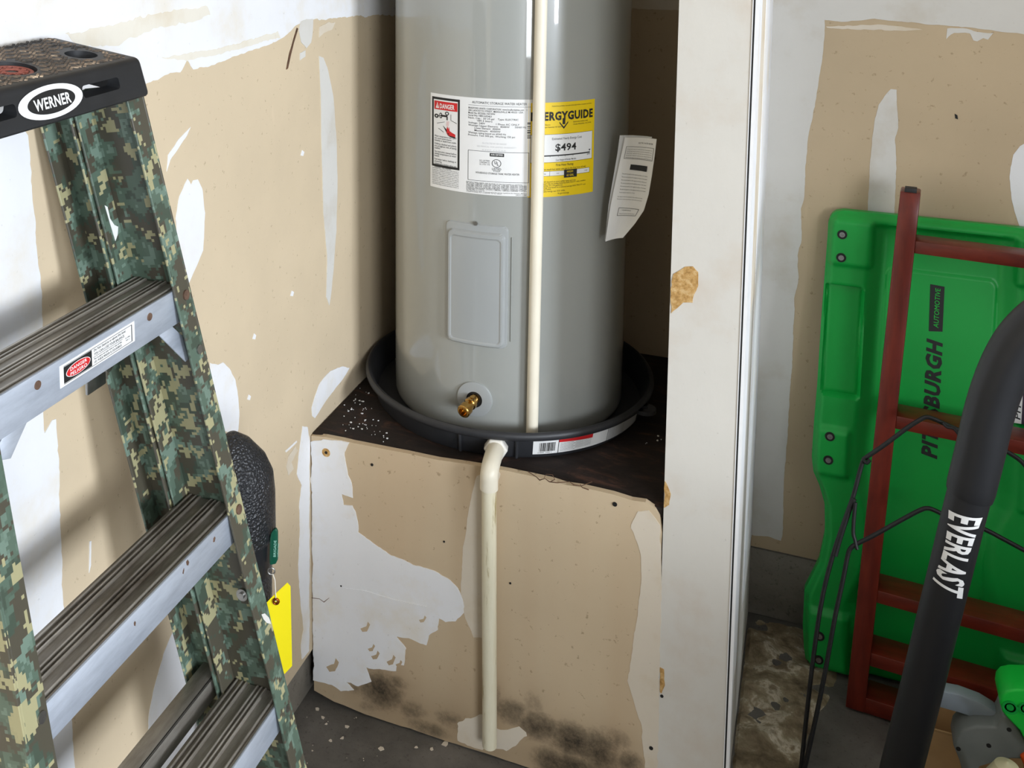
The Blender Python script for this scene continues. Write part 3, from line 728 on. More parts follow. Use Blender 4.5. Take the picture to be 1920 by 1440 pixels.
fine = ('MANUFACTURED UNDER ONE OR MORE OF THE FOLLOWING U.S. PATENTS:', 'RE. 34,534; 5,000,892; 5,341,770; 5,660,165; 5,682,666; 5,954,492; 6,056,542;', '4,416,222; 4,589,374; 4,628,184; 4,672,919; 4,669,448; 4,808,356; 4,829,983;',
        '4,861,968; 4,904,428; 5,023,031; 5,052,346; 5,081,696; 5,092,519; 5,115,767;', '5,199,385; 5,277,171; 5,372,185; 5,485,879; 5,574,822; 7,063,132; 7,007,748;', 'OTHER U.S. AND FOREIGN PATENTS PENDING. CURRENT CANADIAN PATENTS:',
        'CANADIAN PATENTS: 1,272,914; 1,280,043; 1,289,832; 2,045,862; 2,107,012;', '2,108,186; 2,112,515.', 'This water heater meets or exceeds all of the energy regulations for minimum efficiency', 'requirements for a heater of its class.')
for i, s in enumerate(fine): ltext(k, s, .40, .885 + .0112*i, .56*min(1, len(s)/66.), 2.0)
for i in range(10): ltext(k, ('CAUTION: Make certain this water heater is', 'installed by a qualified technician and in line', 'with local codes. Failure to follow the manual')[i % 3], .022, .80 + .0185*i, .30, 2.1)
ltext(k, '238-45111-00A', .86, .992, .10, 2.2)
k.obj('black_printing', m_print_k, rl, sharp=0); r.obj('danger_banner', m_print_r, rl, sharp=0); hand.obj('scalded_hand', m_print_r, rl, sharp=0); w_.obj('danger_lettering', m_print_w, rl, sharp=0); pill.obj('white_lettering', m_print_w, rl, sharp=0); gp.obj('pink_printing', m_pink, rl, sharp=0)

# ---- yellow energy label
u0 = radians(-66.5)*RH; u1 = cyl(1113, 270)[0]; v1 = (cyl(1113, 186)[1] + cyl(1022, 192)[1])/2; v0 = (cyl(1113, 361)[1] + cyl(1022, 367)[1])/2; dv_ = v1 - v0
el = curved(u0, u1, v0, v1, .0006, 'energy_label', m_lab_y, wh)
k = MB(); w_ = MB(); y_ = MB()
def fu(x): return (cyl(x, 270)[0] - u0)/(u1 - u0)
ltext(k, 'ENERGYGUIDE', .03, .185, .935, 15, bold=.045)
a = .495; lrect(k, a-.02, .17, a+.02, .235); shape(k, [(a-.065, .222), (a, .285), (a+.065, .222), (a+.065, .205), (a, .262), (a-.065, .205)])
ltext(k, 'Federal law prohibits removal of this label before consumer purchase.', .32, .045, .62, 2.4)
ltext(k, 'Tank Size (Storage Capacity): 50 Gallons', .06, .265, .42, 2.4); ltext(k, 'Water Heater - Electric', .06, .24, .24, 2.4)
ltext(k, 'BRADFORD WHITE CORP.', .64, .225, .24, 2.4); ltext(k, 'Model RE250S6-1NCWW', .64, .25, .30, 2.4)
lrect(w_, .03, .335, .965, .63); lframe(k, .03, .335, .965, .635, .004, .003, OFF+.0001)
ltext(k, 'Estimated Yearly Energy Cost', fu(1035), .395, .45, 4.2, OFF+.0003, .002)
ltext(k, '$494', fu(1041), .512, fu(1080) - fu(1041), 13, OFF+.0003, .022)
lrect(k, .12, .555, .925, .568, OFF+.0003); shape(k, [(.90, .528), (.935, .528), (.918, .55)], OFF+.0003)
for q in (.3, .42, .52, .64): lrect(k, q, .568, q+.004, .578, OFF+.0003)
ltext(k, '$494', .875, .588, .05, 3, OFF+.0003); ltext(k, 'Cost Range of Similar Models', fu(1042), .618, .31, 3.2, OFF+.0003, .004)
ltext(k, 'First Hour Rating', fu(1043), .675, .26, 4.4, bold=.006)
ltext(k, '(How much hot water you get in the first hour of use)', .18, .715, .68, 3.4, bold=.004)
lrect(w_, .05, .725, .925, .778); lframe(k, .05, .725, .925, .778, .004, .003, OFF+.0002)
a, b2 = fu(1058), fu(1082); lrect(k, a, .72, b2, .805, OFF+.0004); ltext(y_, 'HIGH', a + .045, .752, .09, 3.8, OFF+.0006, .008); ltext(y_, '62 GAL', a + .04, .79, .11, 3.8, OFF+.0006, .008)
for q in (.16, .30): lrect(k, q, .725, q+.004, .778, OFF+.0003)
ltext(k, 'low', .22, .758, .03, 2.2, OFF+.0003); ltext(k, 'med', .40, .757, .035, 2.2, OFF+.0003); ltext(k, 'very high', .835, .756, .05, 2.2, OFF+.0003)
for i, s in enumerate(('* Your cost will depend on your utility rates and use.', '* Cost range based only on models fueled by ELECTRICITY with a medium', '   first hour rating (51-74 gallons).', '* Estimated energy cost based on a national average ELECTRICITY cost', '   of 14 cents per kWh.', '* Estimated yearly energy use: 3531 kWh.')):
    ltext(k, s, .06, .845 + .0205*i, min(.8, .0118*len(s)), 2.7, bold=.002)
ltext(k, 'ftc.gov/energy', fu(1047), .975, .17, 3)
w_.obj('white_panel', m_lab_w, el, sharp=0); k.obj('black_printing', m_print_k, el, sharp=0); y_.obj('white_printing', m_lab_y, el, sharp=0)

# ---- folded manual hanging at the right of the tank, its own plane
ml = thing('folded_manual', 'folded white printed instruction sheet hanging on the right side of the water heater', 'paper', on(1180, 440, 1, .2))
def lp(x, y, d=0.): 
    return on(x, y, 1, .215 - d - .02*sin(max(0, y - 250)/200*1.6))
fr = [(1172, 258), (1231, 261), (1226, 300), (1219, 345), (1213, 378), (1203, 400), (1188, 420), (1171, 443), (1152, 449), (1135, 452), (1142, 400), (1152, 340), (1162, 300)]
def sheet(cols, d):
    mb = MB(); n = len(cols)
    top_, bot = [lp(a[0], a[1], d) for a in cols], None
    return mb
lf = [(1172, 258), (1165, 290), (1158, 322), (1150, 360), (1144, 390), (1139, 425), (1135, 453)]
rtp = [(1231, 261), (1227, 295), (1222, 330), (1216, 365), (1207, 395), (1190, 420), (1168, 446)]
def strip(L, R, d, th):
    def fn(u, v):
        q = v*(len(L)-1); i = min(int(q), len(L)-2); t = q - i
        a = lp(L[i][0] + (L[i+1][0]-L[i][0])*t, L[i][1] + (L[i+1][1]-L[i][1])*t, d); b_ = lp(R[i][0] + (R[i+1][0]-R[i][0])*t, R[i][1] + (R[i+1][1]-R[i][1])*t, d)
        p = a.lerp(b_, u); p.y += .006*sin(pi*u); return p
    mb = MB().grid(fn, 10, 24); vs_ = [Vector(v) for v in mb.v]; fs = list(mb.f)
    mb.add([v + Vector((.0002, th, 0)) for v in vs_], fs)
    n = 11
    for j in range(24):
        for i in (0, 10):
            a = j*n+i; mb.f.append((a, a+n, a+n+len(vs_), a+len(vs_)))
    for i in range(10):
        for j in (0, 24):
            a = j*n+i; mb.f.append((a, a+1, a+1+len(vs_), a+len(vs_)))
    return mb, fn
mb, fnb = strip([(1162, 254), (1158, 285), (1152, 320), (1146, 355), (1141, 385), (1137, 420), (1134, 451)], [(1222, 257), (1218, 290), (1212, 325), (1206, 360), (1196, 390), (1180, 418), (1160, 446)], -.006, .003)
mb.obj('back_fold', m_lab_g, ml, sharp=0)
mb, fnf = strip(lf, rtp, 0, .002)
fo = mb.obj('front_fold', m_lab_w, ml, sharp=0)
k = MB()
fm = lambda u, v: fnf(min(1, max(0, u)), min(1, max(0, v))) + Vector((0, -.0012, 0))
def mt(s, u, v, w, h): text(k, s, lambda a, b_: fm(a, v - b_), u, 0, w=w, h=h)
mt('ELECTRIC WATER HEATER', .45, .055, .45, .013)
for (a, b_, c, d) in ((.10, .085, .95, .088), (.10, .20, .95, .203), (.10, .085, .11, .203), (.94, .085, .95, .203)):
    k.grid(lambda u, v: fm(a + (c-a)*u, b_ + (d-b_)*v), 4, 2)
for i in range(5): mt('IMPORTANT: Read and understand this manual before use', .14, .115 + .02*i, .76, .008)
k.grid(lambda u, v: fm(.33 + .5*u, .255 + .05*v), 6, 2)
for i in range(7): mt('This warranty applies to the original purchaser of the heater', .14 + .004*i, .35 + .026*i, .74 - .3*(i == 6), .009)
for i in range(2): mt('The heater must be installed in line with local codes', .14, .55 + .026*i, .72, .009)
for (a, b_, c, d) in ((.25, .66, .85, .664), (.25, .735, .85, .739), (.25, .66, .262, .739), (.838, .66, .85, .739)):
    k.grid(lambda u, v: fm(a + (c-a)*u, b_ + (d-b_)*v), 4, 2)
mt('! WARNING', .33, .69, .3, .012); mt('Keep this manual with the heater', .31, .722, .48, .009)
k.obj('printing', m_print_k, fo, sharp=0)

# ---- relief pipe down the front of the tank
uP, vP = cyl(1005, 400); aP = uP/RH
rp_ = .0118; cpos = Vector((HX + (RH + rp_ + .004)*cos(aP), HY + (RH + rp_ + .004)*sin(aP), 0))
lo = on(998, 790, 1, cpos.y); hi = on(1015, 0, 1, cpos.y)
dx = (hi.x - lo.x)/(hi.z - lo.z)
rp = thing('relief_pipe', 'straight thin cream plastic pipe running down the front of the grey water heater', 'pipe', (lo.x, cpos.y, HP + .006))
MB().tube([(lo.x + dx*(HP + .01 - lo.z), cpos.y, HP + .012), (lo.x + dx*(1.7 - lo.z), cpos.y, 1.70)], rp_, 20).obj('pipe', m_cpvc, rp)
MB().tube([(lo.x + dx*(1.69 - lo.z), cpos.y, 1.69), (lo.x + dx*(1.72 - lo.z), cpos.y, 1.735), (HX + .2*cos(aP), HY + .2*sin(aP), 1.75)], rp_ + .003, 16).obj('elbow', m_cpvc, rp)

# ---- drain pipe from the pan
yD = -.026
e0 = on(926, 838, 1, .03); e0.y = HY - .302
e1 = on(917, 905, 1, yD); bot = on(918, 1398, 1, yD + .006)
dp = thing('drain_pipe', 'soiled cream drain pipe with an elbow hanging down the platform front from the pan', 'pipe', bot)
th = math.atan2(e0.y - HY, e0.x - HX)
zF = HP + .027
fp = Vector((HX + .298*cos(th), HY + .298*sin(th), zF)); dr = Vector((cos(th), sin(th), 0))
mm = Matrix.Translation(fp) @ Matrix((Vector((-sin(th), cos(th), 0)), Vector((0, 0, 1)), dr)).transposed().to_4x4()
hexv = [(.021, 0), (.021, .017), (.019, .019)]
MB().lathe([(0, -.004), (.0235, -.004), (.0235, .016), (.021, .019), (.018, .019), (0, .019)], n=6, m=mm).obj('hex_nut', plain('white_fitting', (224, 220, 210), .4, var=.04), dp, bevel=.0015)
pts = []
p0 = fp + dr*.012; p2 = Vector((e1.x, yD, e1.z + .01)); ctl = Vector((p2.x + .001, yD - .004, zF + .002))
for i in range(11):
    t = i/10; pts.append(p0*(1-t)**2 + ctl*2*t*(1-t) + p2*t*t)
MB().tube(pts + [Vector((e1.x, yD, e1.z - .012))], .0172, 24).obj('elbow', m_cpvc, dp)
MB().tube([Vector((e1.x, yD, e1.z)), (Vector((e1.x, yD, e1.z))*.5 + bot*.5), bot], .0142, 22).obj('pipe', m_oldpvc, dp)

# ================================================================== STEPLADDER, folded and leaning on the left wall
S_ = .155; X1 = .192
q = on(330, 543, 0, X1); LC = X1 + S_*q.z                      # front plane of the rails: x + S_ z = LC
nl = math.hypot(1, S_); LN = Vector((1, 0, S_))/nl; LU = Vector((-S_, 0, 1))/nl; LY = Vector((0, 1, 0))
LO = Vector((LC, 0, 0))
def lad(px, py, d=0.):
    return onp(px, py, (1, 0, S_), LC + d*nl)
def luv(px, py, d=0.):
    p = lad(px, py, d) - LO; return p.y, p.dot(LU)
ld = thing('stepladder', 'folded camouflage-patterned stepladder with metal steps and black top leaning on the left wall', 'ladder', (LC - .05, -.95, 0))
# rail lines w = a + b*u from what shows of them
def fit(pts):
    a = np.array([luv(*p) for p in pts]); b_ = np.polyfit(a[:, 1], a[:, 0], 1); return b_
kR = fit([(328, 400), (365, 590), (422, 813), (512, 1160), (575, 1440)]); kL = fit([(0, 832), (63, 1183), (110, 1440)])
UT = luv(283, 180)[1] + .02
def rail(name, k, side, d0, d1, flange, fronts=True, t=.0035, gap=0.):
    """channel section: web outside, flanges turned inwards; its own axes follow the rail"""
    A = (LU + LY*k[0]).normalized(); B = LN.cross(A).normalized() * 1.0
    if B.y * side > 0: B = -B                                   # inwards
    o0 = LO + LY*(k[1]) + LN*d0 - B*gap
    m = Matrix((B, LN, A)).transposed().to_4x4(); m.translation = o0
    L = UT/A.dot(LU); z0_ = .0
    mb = MB(); D = d0 - d1
    mb.box((0, -D, z0_), (t, 0, L)); mb.box((t, -t, z0_), (flange, 0, L)); mb.box((t, -D, z0_), (flange, -D + t, L))
    me = mb.mesh(name, bevel=.0008, seg=1)
    o = link(name, me, m_camo, ld); o.matrix_parent_inverse = ld.matrix_basis.inverted(); o.matrix_basis = m
    ft = MB().box((-.003, -D - .003, 0), (flange + .003, .003, .05)).obj('foot_pad', m_rubber, None, bevel=.003)
    ft.parent = o; ft.matrix_parent_inverse = Matrix.Identity(4)
    return o, m
kLo = np.array([kL[0], kL[1] - .036])
railR, mR = rail('front_rail', kR, 1, 0, -.087, .0345)
railL, mL = rail('front_rail', kLo, -1, 0, -.087, .036)
rearR, mRR = rail('rear_rail', kR, 1, -.091, -.143, .0335, gap=-.003)
rearL, mRL = rail('rear_rail', kLo, -1, -.091, -.143, .0335, gap=-.003)
# steps
def step(front_px, idx):
    p = lad(*front_px, -.004); zt = p.z; xf = p.x; u = (Vector((xf, 0, zt)) - LO).dot(LU)
    yR = kR[0]*u + kR[1] - .005; yL = kLo[0]*u + kLo[1] + .005
    D = .082; prof = []
    n = 0
    def up(x, h): prof.append((x, zt + h))
    ribs = [.0105, .029, .0355, .042, .060, .0665, .075]
    x = 0; up(.0034, -.0006)
    up(.0058, -.0006); up(.0064, -.003)
    for r_ in ribs:
        up(r_ - .0018, -.003); up(r_ - .0010, 0); up(r_ + .0010, 0); up(r_ + .0018, -.003)
    up(D, -.003)
    low = [(D, zt - .0075), (.0034, zt - .0075)]
    poly = [(a, b_) for a, b_ in prof] + low
    mb = MB().prism([Vector((xf - a, yL, b_)) for a, b_ in poly], (0, yR - yL, 0))
    o = mb.obj('step', m_tread, ld, sharp=25)
    ah = .046
    ap_ = MB().box((xf - .0035, yL, zt - ah), (xf, yR, zt)).obj('apron', m_alu, o, bevel=.001)
    for r_ in ribs:                                                # worn bright crests of the tread ribs
        MB().box((xf - r_ - .0009, yL + .002, zt - .0012), (xf - r_ + .0009, yR - .002, zt + .0003)).obj('rib', m_rib, o)
    MB().box((xf - D, yL, zt - .03), (xf - D + .0035, yR, zt - .007)).obj('apron', m_alu, o, bevel=.001)
    return o, xf, zt, yL, yR
s1 = step((330, 543), 1); s2 = step((435, 960), 2); s3 = step((520, 1320), 3)
zg = s2[2] - s3[2]
# the step below the frame and the first one completes the flight
def step_at(z):
    x = LC - S_*z - .004; u = (Vector((x, 0, z)) - LO).dot(LU)
    return u
for (px, py) in ((280, 594), (70, 722)):
    p = on(px, py, 0, s1[1]); disc(s1[0], p, (1, 0, 0), .0048, .0012, m_rust, 'rivet', 14)
# warning sticker on the apron of the top step
xs = s1[1] + .0004
def sx(px, py): w = on(px, py, 0, xs); return w.y, w.z
c_ = [sx(*p) for p in ((108, 690), (249, 603), (256, 637), (117, 727))]
yA, yB = (c_[0][0] + c_[3][0])/2, (c_[1][0] + c_[2][0])/2; zA, zB = (c_[3][1] + c_[2][1])/2, (c_[0][1] + c_[1][1])/2
fs_ = lambda u, v, o=0.: Vector((xs + o, yA + (yB-yA)*u, zA + (zB-zA)*v))
stk = MB().box((xs - .0006, yA, zA), (xs, yB, zB)).obj('warning_sticker', m_lab_w, s1[0])
k = MB(); r = MB(); w_ = MB()
sq = lambda mb, a, b_, c, d, o: mb.add([fs_(a, b_, o), fs_(c, b_, o), fs_(c, d, o), fs_(a, d, o)], [(0, 1, 2, 3)])
sq(k, .045, .12, .40, .86, .0003)
for (a, b_, c, d) in ((.045, .88, .96, .90), (.045, .08, .96, .10), (.95, .08, .96, .90), (.42, .46, .82, .475)): sq(k, a, b_, c, d, .0003)
def ell(mb, cx_, cy_, ru, rv, o, n=32): mb.add([fs_(cx_ + ru*cos(2*pi*i/n), cy_ + rv*sin(2*pi*i/n), o) for i in range(n)], [tuple(range(n))])
ell(w_, .225, .49, .155, .30, .0005); ell(r, .225, .49, .148, .275, .0007)
stx = lambda mb, s, u, v, w, h, o, b_=0.: text(mb, s, lambda x, y: fs_(x, y, o), u, v, w=w, h=h, bold=b_)
stx(w_, 'DANGER', .12, .52, .21, .15, .0009, .01); stx(w_, 'PELIGRO', .12, .30, .21, .15, .0009, .01)
stx(k, 'Do Not Stand at or above this level.', .43, .72, .44, .12, .0003, .004); stx(k, 'YOU CAN LOSE YOUR BALANCE.', .43, .53, .42, .12, .0003, .004)
stx(k, 'No se pare en este nivel o más arriba', .43, .33, .38, .09, .0003, .002); stx(k, 'UD. PUEDE PERDER EL EQUILIBRIO.', .43, .17, .38, .10, .0003, .003)
stx(k, 'PN 100862', .86, .38, .07, .06, .0003); stx(k, 'REV. A', .87, .26, .05, .06, .0003)
k.obj('black_printing', m_print_k, stk, sharp=0); r.obj('red_printing', m_print_r, stk, sharp=0); w_.obj('white_printing', m_print_w, stk, sharp=0)
# stray marks of paint on the second apron
for (px, py, r_) in ((402, 1010, .0026), (352, 1058, .003), (343, 1070, .0022), (253, 1170, .002)):
    w = on(px, py, 0, s2[1]); patch_w(s2[0], [Vector((s2[1], w.y + r_*cos(a), w.z + 1.6*r_*sin(a))) for a in (0, 1.2, 2.4, 3.6, 5)], 0, s2[1], m_rust, .0022, .0003, px, 'scuff')
# gusset straps under the top and lower steps
def strap(a, b_, d, wd, par=ld):
    p, q_ = lad(*a, d), lad(*b_, d); t = (q_ - p).normalized(); s_ = LN.cross(t).normalized()
    MB().prism([p + s_*wd, p - s_*wd*.8, q_ - s_*wd, q_ + t*wd*.6, q_ + s_*wd], -LN*.002).obj('gusset_strap', m_alu, par, bevel=.0006)
strap((300, 612), (354, 662), -.012, .012); strap((44, 770), (8, 850), -.012, .012)
def onrail(px, py, r=.0065, mat=m_rust, d=0.):
    w = lad(px, py, d); disc(ld, w, LN, r, .002, mat, 'rivet', 14)
onrail(348, 553); onrail(373, 655, .006, m_steel); onrail(447, 955); onrail(538, 1328, .005, m_steel); onrail(77, 1345, .006, m_steel)
# bolt on the inside of the right rail web, paint blots
bw = on(456, 1113, 1, lad(480, 1113).y - .004); 
mb = MB().tube([bw, bw + Vector((0, -.004, 0))], .0085, 18).tube([bw + Vector((0, -.003, 0)), bw + Vector((0, -.007, 0))], .0045, 12); mb.obj('bolt', m_steel, ld)
for (px, py, h, d) in ((204, 405, .05, -.0865), ):
    a = [(196, 385), (201, 388), (206, 410), (214, 422), (221, 425), (220, 440), (216, 452), (210, 432), (204, 412)]
    MB().prism([lad(x, y, -.0832) for x, y in a], LN*.0006).obj('paint_blot', m_print_w, ld)
a = [(490, 1152), (496, 1150), (504, 1158), (508, 1170), (500, 1168), (494, 1161)]
MB().prism([lad(x, y, .0003) for x, y in a], LN*.0004).obj('paint_blot', m_mud_grey, ld)
# rear cross brace and spreader bracket
pb = lad(388, 1283, -.10)
ub = (pb - LO).dot(LU); yR = kR[0]*ub + kR[1] - .006; yL = kLo[0]*ub + kLo[1] + .006; bx = pb.x
MB().box((bx - .028, yL, pb.z - .003), (bx, yR, pb.z)).box((bx - .003, yL, pb.z - .035), (bx, yR, pb.z)).obj('rear_brace', m_tread, ld, bevel=.0008)
pb = lad(220, 690, -.094)
MB().box((pb.x - .03, pb.y - .028, pb.z - .03), (pb.x - .026, pb.y + .01, pb.z + .02)).tube([pb + Vector((-.03, 0, 0)), pb + Vector((-.012, 0, 0))], .008, 12).obj('spreader_bracket', m_steel, ld, bevel=.001)
# ---- black plastic top
cT, cB = lad(264, 107, .004), lad(283, 180, .004)
TLT = .145; ct_ = math.hypot(1, TLT)
MT = Matrix((Vector((1, 0, -TLT))/ct_, Vector((0, 1, 0)), Vector((TLT, 0, 1))/ct_)).transposed().to_4x4(); MT.translation = (cT.x, 0, cT.z)
MI = MT.inverted(); n3_ = Vector((TLT, 0, 1))/ct_; n1_ = Vector((1, 0, -TLT))/ct_; T0 = MT.translation.copy()
def ctop(px, py): return MI @ onp(px, py, tuple(n3_), n3_.dot(T0))
def cfront(px, py, d=.010): return MI @ onp(px, py, tuple(n1_), n1_.dot(T0) + d)
yTr = ctop(264, 107).y; fb = cfront(283, 180, .018); yBr = fb.y; zB_ = fb.z
yc = cfront(97, 190).y; hwT, hwB = yTr - yc, yBr - yc
DC = .136; xB = .019
def bake(o):
    dg = bpy.context.evaluated_depsgraph_get(); dg.update(); me = bpy.data.meshes.new_from_object(o.evaluated_get(dg))
    o.modifiers.clear(); o.data = me
    me.shade_smooth(); me.set_sharp_from_angle(angle=radians(32)); return o
cap = MB().add([MT @ Vector(p) for p in ((-DC - .004, yc - hwB, zB_), (xB, yc - hwB, zB_), (xB, yBr, zB_), (-DC - .004, yBr, zB_), (-DC, yc - hwT, 0), (0, yc - hwT, 0), (0, yTr, 0), (-DC, yTr, 0))],
               [(3, 2, 1, 0), (4, 5, 6, 7), (0, 1, 5, 4), (1, 2, 6, 5), (2, 3, 7, 6), (3, 0, 4, 7)]).obj('cap', m_cap, ld, bevel=.007, seg=3)
cutters = []
def cut(mb, **kw):
    o = mb.obj('cutter', None, **kw); cutters.append(o)
    md = cap.modifiers.new('b', 'BOOLEAN'); md.operation = 'DIFFERENCE'; md.object = o; md.solver = 'EXACT'
cut(MB().box((-DC - .03, yc - hwT + .012, zB_ - .03), (-.008, yc + hwT - .012, -.009), MT))
pc, qc = cfront(157, 173), cfront(225, 156); zs = (pc.z + qc.z)/2
for a, b_ in ((pc.y, qc.y), (2*yc - qc.y, 2*yc - pc.y)):
    cut(MB().box((-.03, a, zs - .0068), (.03, b_, zs + .0068), MT), bevel=.004, seg=3)
hc = ctop(152, 102); hr = (ctop(186, 102) - ctop(119, 102)).length/2*.9
cut(MB().tube([MT @ Vector((hc.x, hc.y, -.05)), MT @ Vector((hc.x, hc.y, .02))], hr, 32))
tc_ = ctop(18, 128); tr = abs(ctop(97, 128).y - tc_.y)*.8
cut(MB().tube([MT @ Vector((tc_.x, tc_.y, -.005)), MT @ Vector((tc_.x, tc_.y, .02))], tr, 48))
bake(cap)
for o in cutters: bpy.data.objects.remove(o)
# basket-weave treads on the top
mb = MB(); st_ = .0125; i = 0
yy = yc - hwT + .010
while yy < yTr - .010:
    xx = -DC + .008; j = 0
    while xx < -.009:
        if math.hypot(xx - hc.x, yy - hc.y) > hr + .007 and math.hypot(xx - tc_.x, yy - tc_.y) > tr + .006:
            w2, l2 = (.0019, .0050) if (i + j) % 2 else (.0050, .0019)
            for o in (-.0027, .0027):
                ox, oy = (o, 0) if (i + j) % 2 else (0, o)
                m4 = MT @ Matrix.Translation((xx + ox, yy + oy, 0)) @ Matrix.Rotation(.6, 4, 'Z')
                mb.add([m4 @ Vector(p) for p in ((-w2, -l2, -.0005), (w2, -l2, -.0005), (w2, l2, -.0005), (-w2, l2, -.0005), (-w2*.75, -l2*.9, .0010), (w2*.75, -l2*.9, .0010), (w2*.75, l2*.9, .0010), (-w2*.75, l2*.9, .0010))],
                       [(4, 5, 6, 7), (0, 1, 5, 4), (1, 2, 6, 5), (2, 3, 7, 6), (3, 0, 4, 7)])
        xx += st_; j += 1
    yy += st_; i += 1
tw = mb.obj('tread_pattern', m_worn, cap, sharp=20); tw['kind'] = 'stuff'
m_fred = plain('faded_red', (150, 84, 72), .6)
rc = MT @ Matrix.Translation((tc_.x, tc_.y + .004, -.005))
MB().lathe([(.020, 0), (.024, 0), (.024, .0015), (.020, .0015)], n=32, m=rc, closed=True).obj('red_ring', m_fred, cap)
mb = MB()
for a in range(10): mb.tube([rc @ Vector((.018*cos(a*.63), .018*sin(a*.63), .0006)), rc @ Vector((.018*cos(a*.63 + 2.2), .018*sin(a*.63 + 2.2), .0006))], .0011, 5)
mb.obj('red_relief', m_fred, cap)
# oval maker's plate on the front of the top
zc = cfront(97, 190).z
def fl(u, v, o=0.): 
    z = zc + v; return MT @ Vector((xB*z/zB_ + .0003 + o, yc + u, z))
ra = (cfront(158, 172).y - cfront(38, 208).y)/2; rb = .0172
def oval(mb, a, b_, o, n=40): mb.add([fl(a*cos(2*pi*i/n), b_*sin(2*pi*i/n), o) for i in range(n)], [tuple(range(n))])
w_ = MB(); oval(w_, ra, rb, .0006); lp_ = w_.obj('logo_plate', m_print_w, cap, sharp=0)
k = MB(); oval(k, ra*.74, rb*.70, .0012); k.obj('black_oval', m_print_k, lp_, sharp=0)
w_ = MB(); text(w_, 'WERNER', lambda u, v: fl(u, v, .0018), -ra*.56, -.0055, w=ra*1.14, h=.0112, bold=.025); w_.obj('lettering', m_print_w, lp_, sharp=0)

# ================================================================== BLACK PADDED POLE BEHIND THE LADDER, TAGS
xp_ = .095
P0 = on(440, 1010, 0, xp_)
def pq(px, py): return onp(px, py, (.36, -.93, 0), .36*P0.x - .93*P0.y)
rr = (pq(517, 1000) - pq(440, 1000)).length
pp = thing('padded_pole', 'black pole with thick textured foam cover standing behind the ladder against the left wall', 'pole', (P0.x, P0.y, 0))
zf0, zf1 = pq(480, 1000).z, pq(480, 850).z
mz = Matrix.Translation((P0.x, P0.y, 0))
c0 = P0.x, P0.y
ztop = pq(440, 806).z
MB().lathe([(0, zf0 - .002), (rr*.96, zf0 - .002), (rr, zf0 + .006), (rr*1.0, pq(515, 925).z), (rr*.96, pq(512, 890).z), (rr*.80, pq(500, 862).z), (rr*.45, pq(470, 830).z), (rr*.12, pq(440, 812).z), (0, pq(440, 810).z)], c0, 48).obj('foam_cover', m_foam, pp, sharp=60)
zt0 = pq(490, 1062).z
MB().lathe([(0, zt0 - .004), (rr*.90, zt0 - .002), (rr*.93, zt0 + .01), (rr*.95, zf0)], c0, 40).obj('tape_band', m_vinyl, pp)
zl0 = pq(490, 1135).z
MB().lathe([(0, zl0), (rr*.8, zl0), (rr*.88, zl0 + .01), (rr*.9, zt0 - .002)], c0, 40).obj('lower_foam', m_foam, pp)
MB().tube([(P0.x, P0.y, 0), (P0.x, P0.y, zl0 + .01)], rr*.42, 20).obj('post', m_vinyl, pp)
# green pull tag
g0 = pq(508, 1025)
rx = (pq(518, 1020) - pq(508, 1020)).normalized()
fdir = Vector((rx.y, -rx.x, 0)); 
if fdir.y > 0: fdir = -fdir
edge = Vector((P0.x, P0.y, 0)) + rx*rr*.93
def tg(px, py, o=0.):
    return onp(px, py, tuple(fdir), fdir.dot(edge + fdir*.030)) + fdir*o
gt = thing('green_tag', 'small dark green plastic pull tag hanging on the black padded pole', 'tag', tg(512, 1058))
out = [(513, 993), (518, 992), (521, 998), (521, 1050), (517, 1058), (506, 1060), (505, 1050), (506, 1010), (508, 1000)]
MB().prism([tg(*p) for p in out], -fdir*.006).obj('plate', m_tagg, gt, bevel=.0015)
k = MB()
ax = (tg(516, 1000) - tg(514, 1050)); axl = ax.length; ax.normalize(); o_ = tg(517, 1048, .0008); sd = (tg(510, 1030) - tg(517, 1030)).normalized()
text(k, 'BRIGADE', lambda u, v: o_ + ax*u + sd*v, .004, .0, w=axl*.62, h=.004, bold=.01); text(k, 'safety tag', lambda u, v: o_ + ax*u + sd*v, .004, -.004, w=axl*.5, h=.0022)
k.obj('lettering', plain('pale_green_print', (150, 200, 180), .5), gt, sharp=0)
def ringo(c, r, t, nrm, name, mat, par):
    q_ = nrm.to_track_quat('Z', 'Y').to_matrix().to_4x4()
    return MB().lathe([(r + t*cos(a), t*sin(a)) for a in [2*pi*i/8 for i in range(8)]], n=24, m=Matrix.Translation(c) @ q_, closed=True).obj(name, mat, par)
ringo(tg(509, 1070, .001), .0055, .0012, fdir, 'ring', m_steel, gt)
# yellow card tag on a string
yt = thing('yellow_tag', 'yellow card tag with copper eyelet hanging on a string behind the ladder', 'tag', tg(545, 1247))
yo = [(498, 1131), (508, 1120), (539, 1091), (545, 1098), (548, 1247), (534, 1262), (517, 1250), (508, 1190)]
MB().prism([tg(*p, .002) for p in yo], -fdir*.0006).obj('card', m_tagy, yt, sharp=0)
ec = tg(518, 1125, .0035)
ringo(ec, .0042, .0019, fdir, 'eyelet', m_copper, yt)
MB().tube([ec, tg(517, 1105, .003), tg(516, 1085, .003), tg(512, 1074, .003), tg(509, 1075, .003)], .0008, 6).obj('string', m_string, yt)

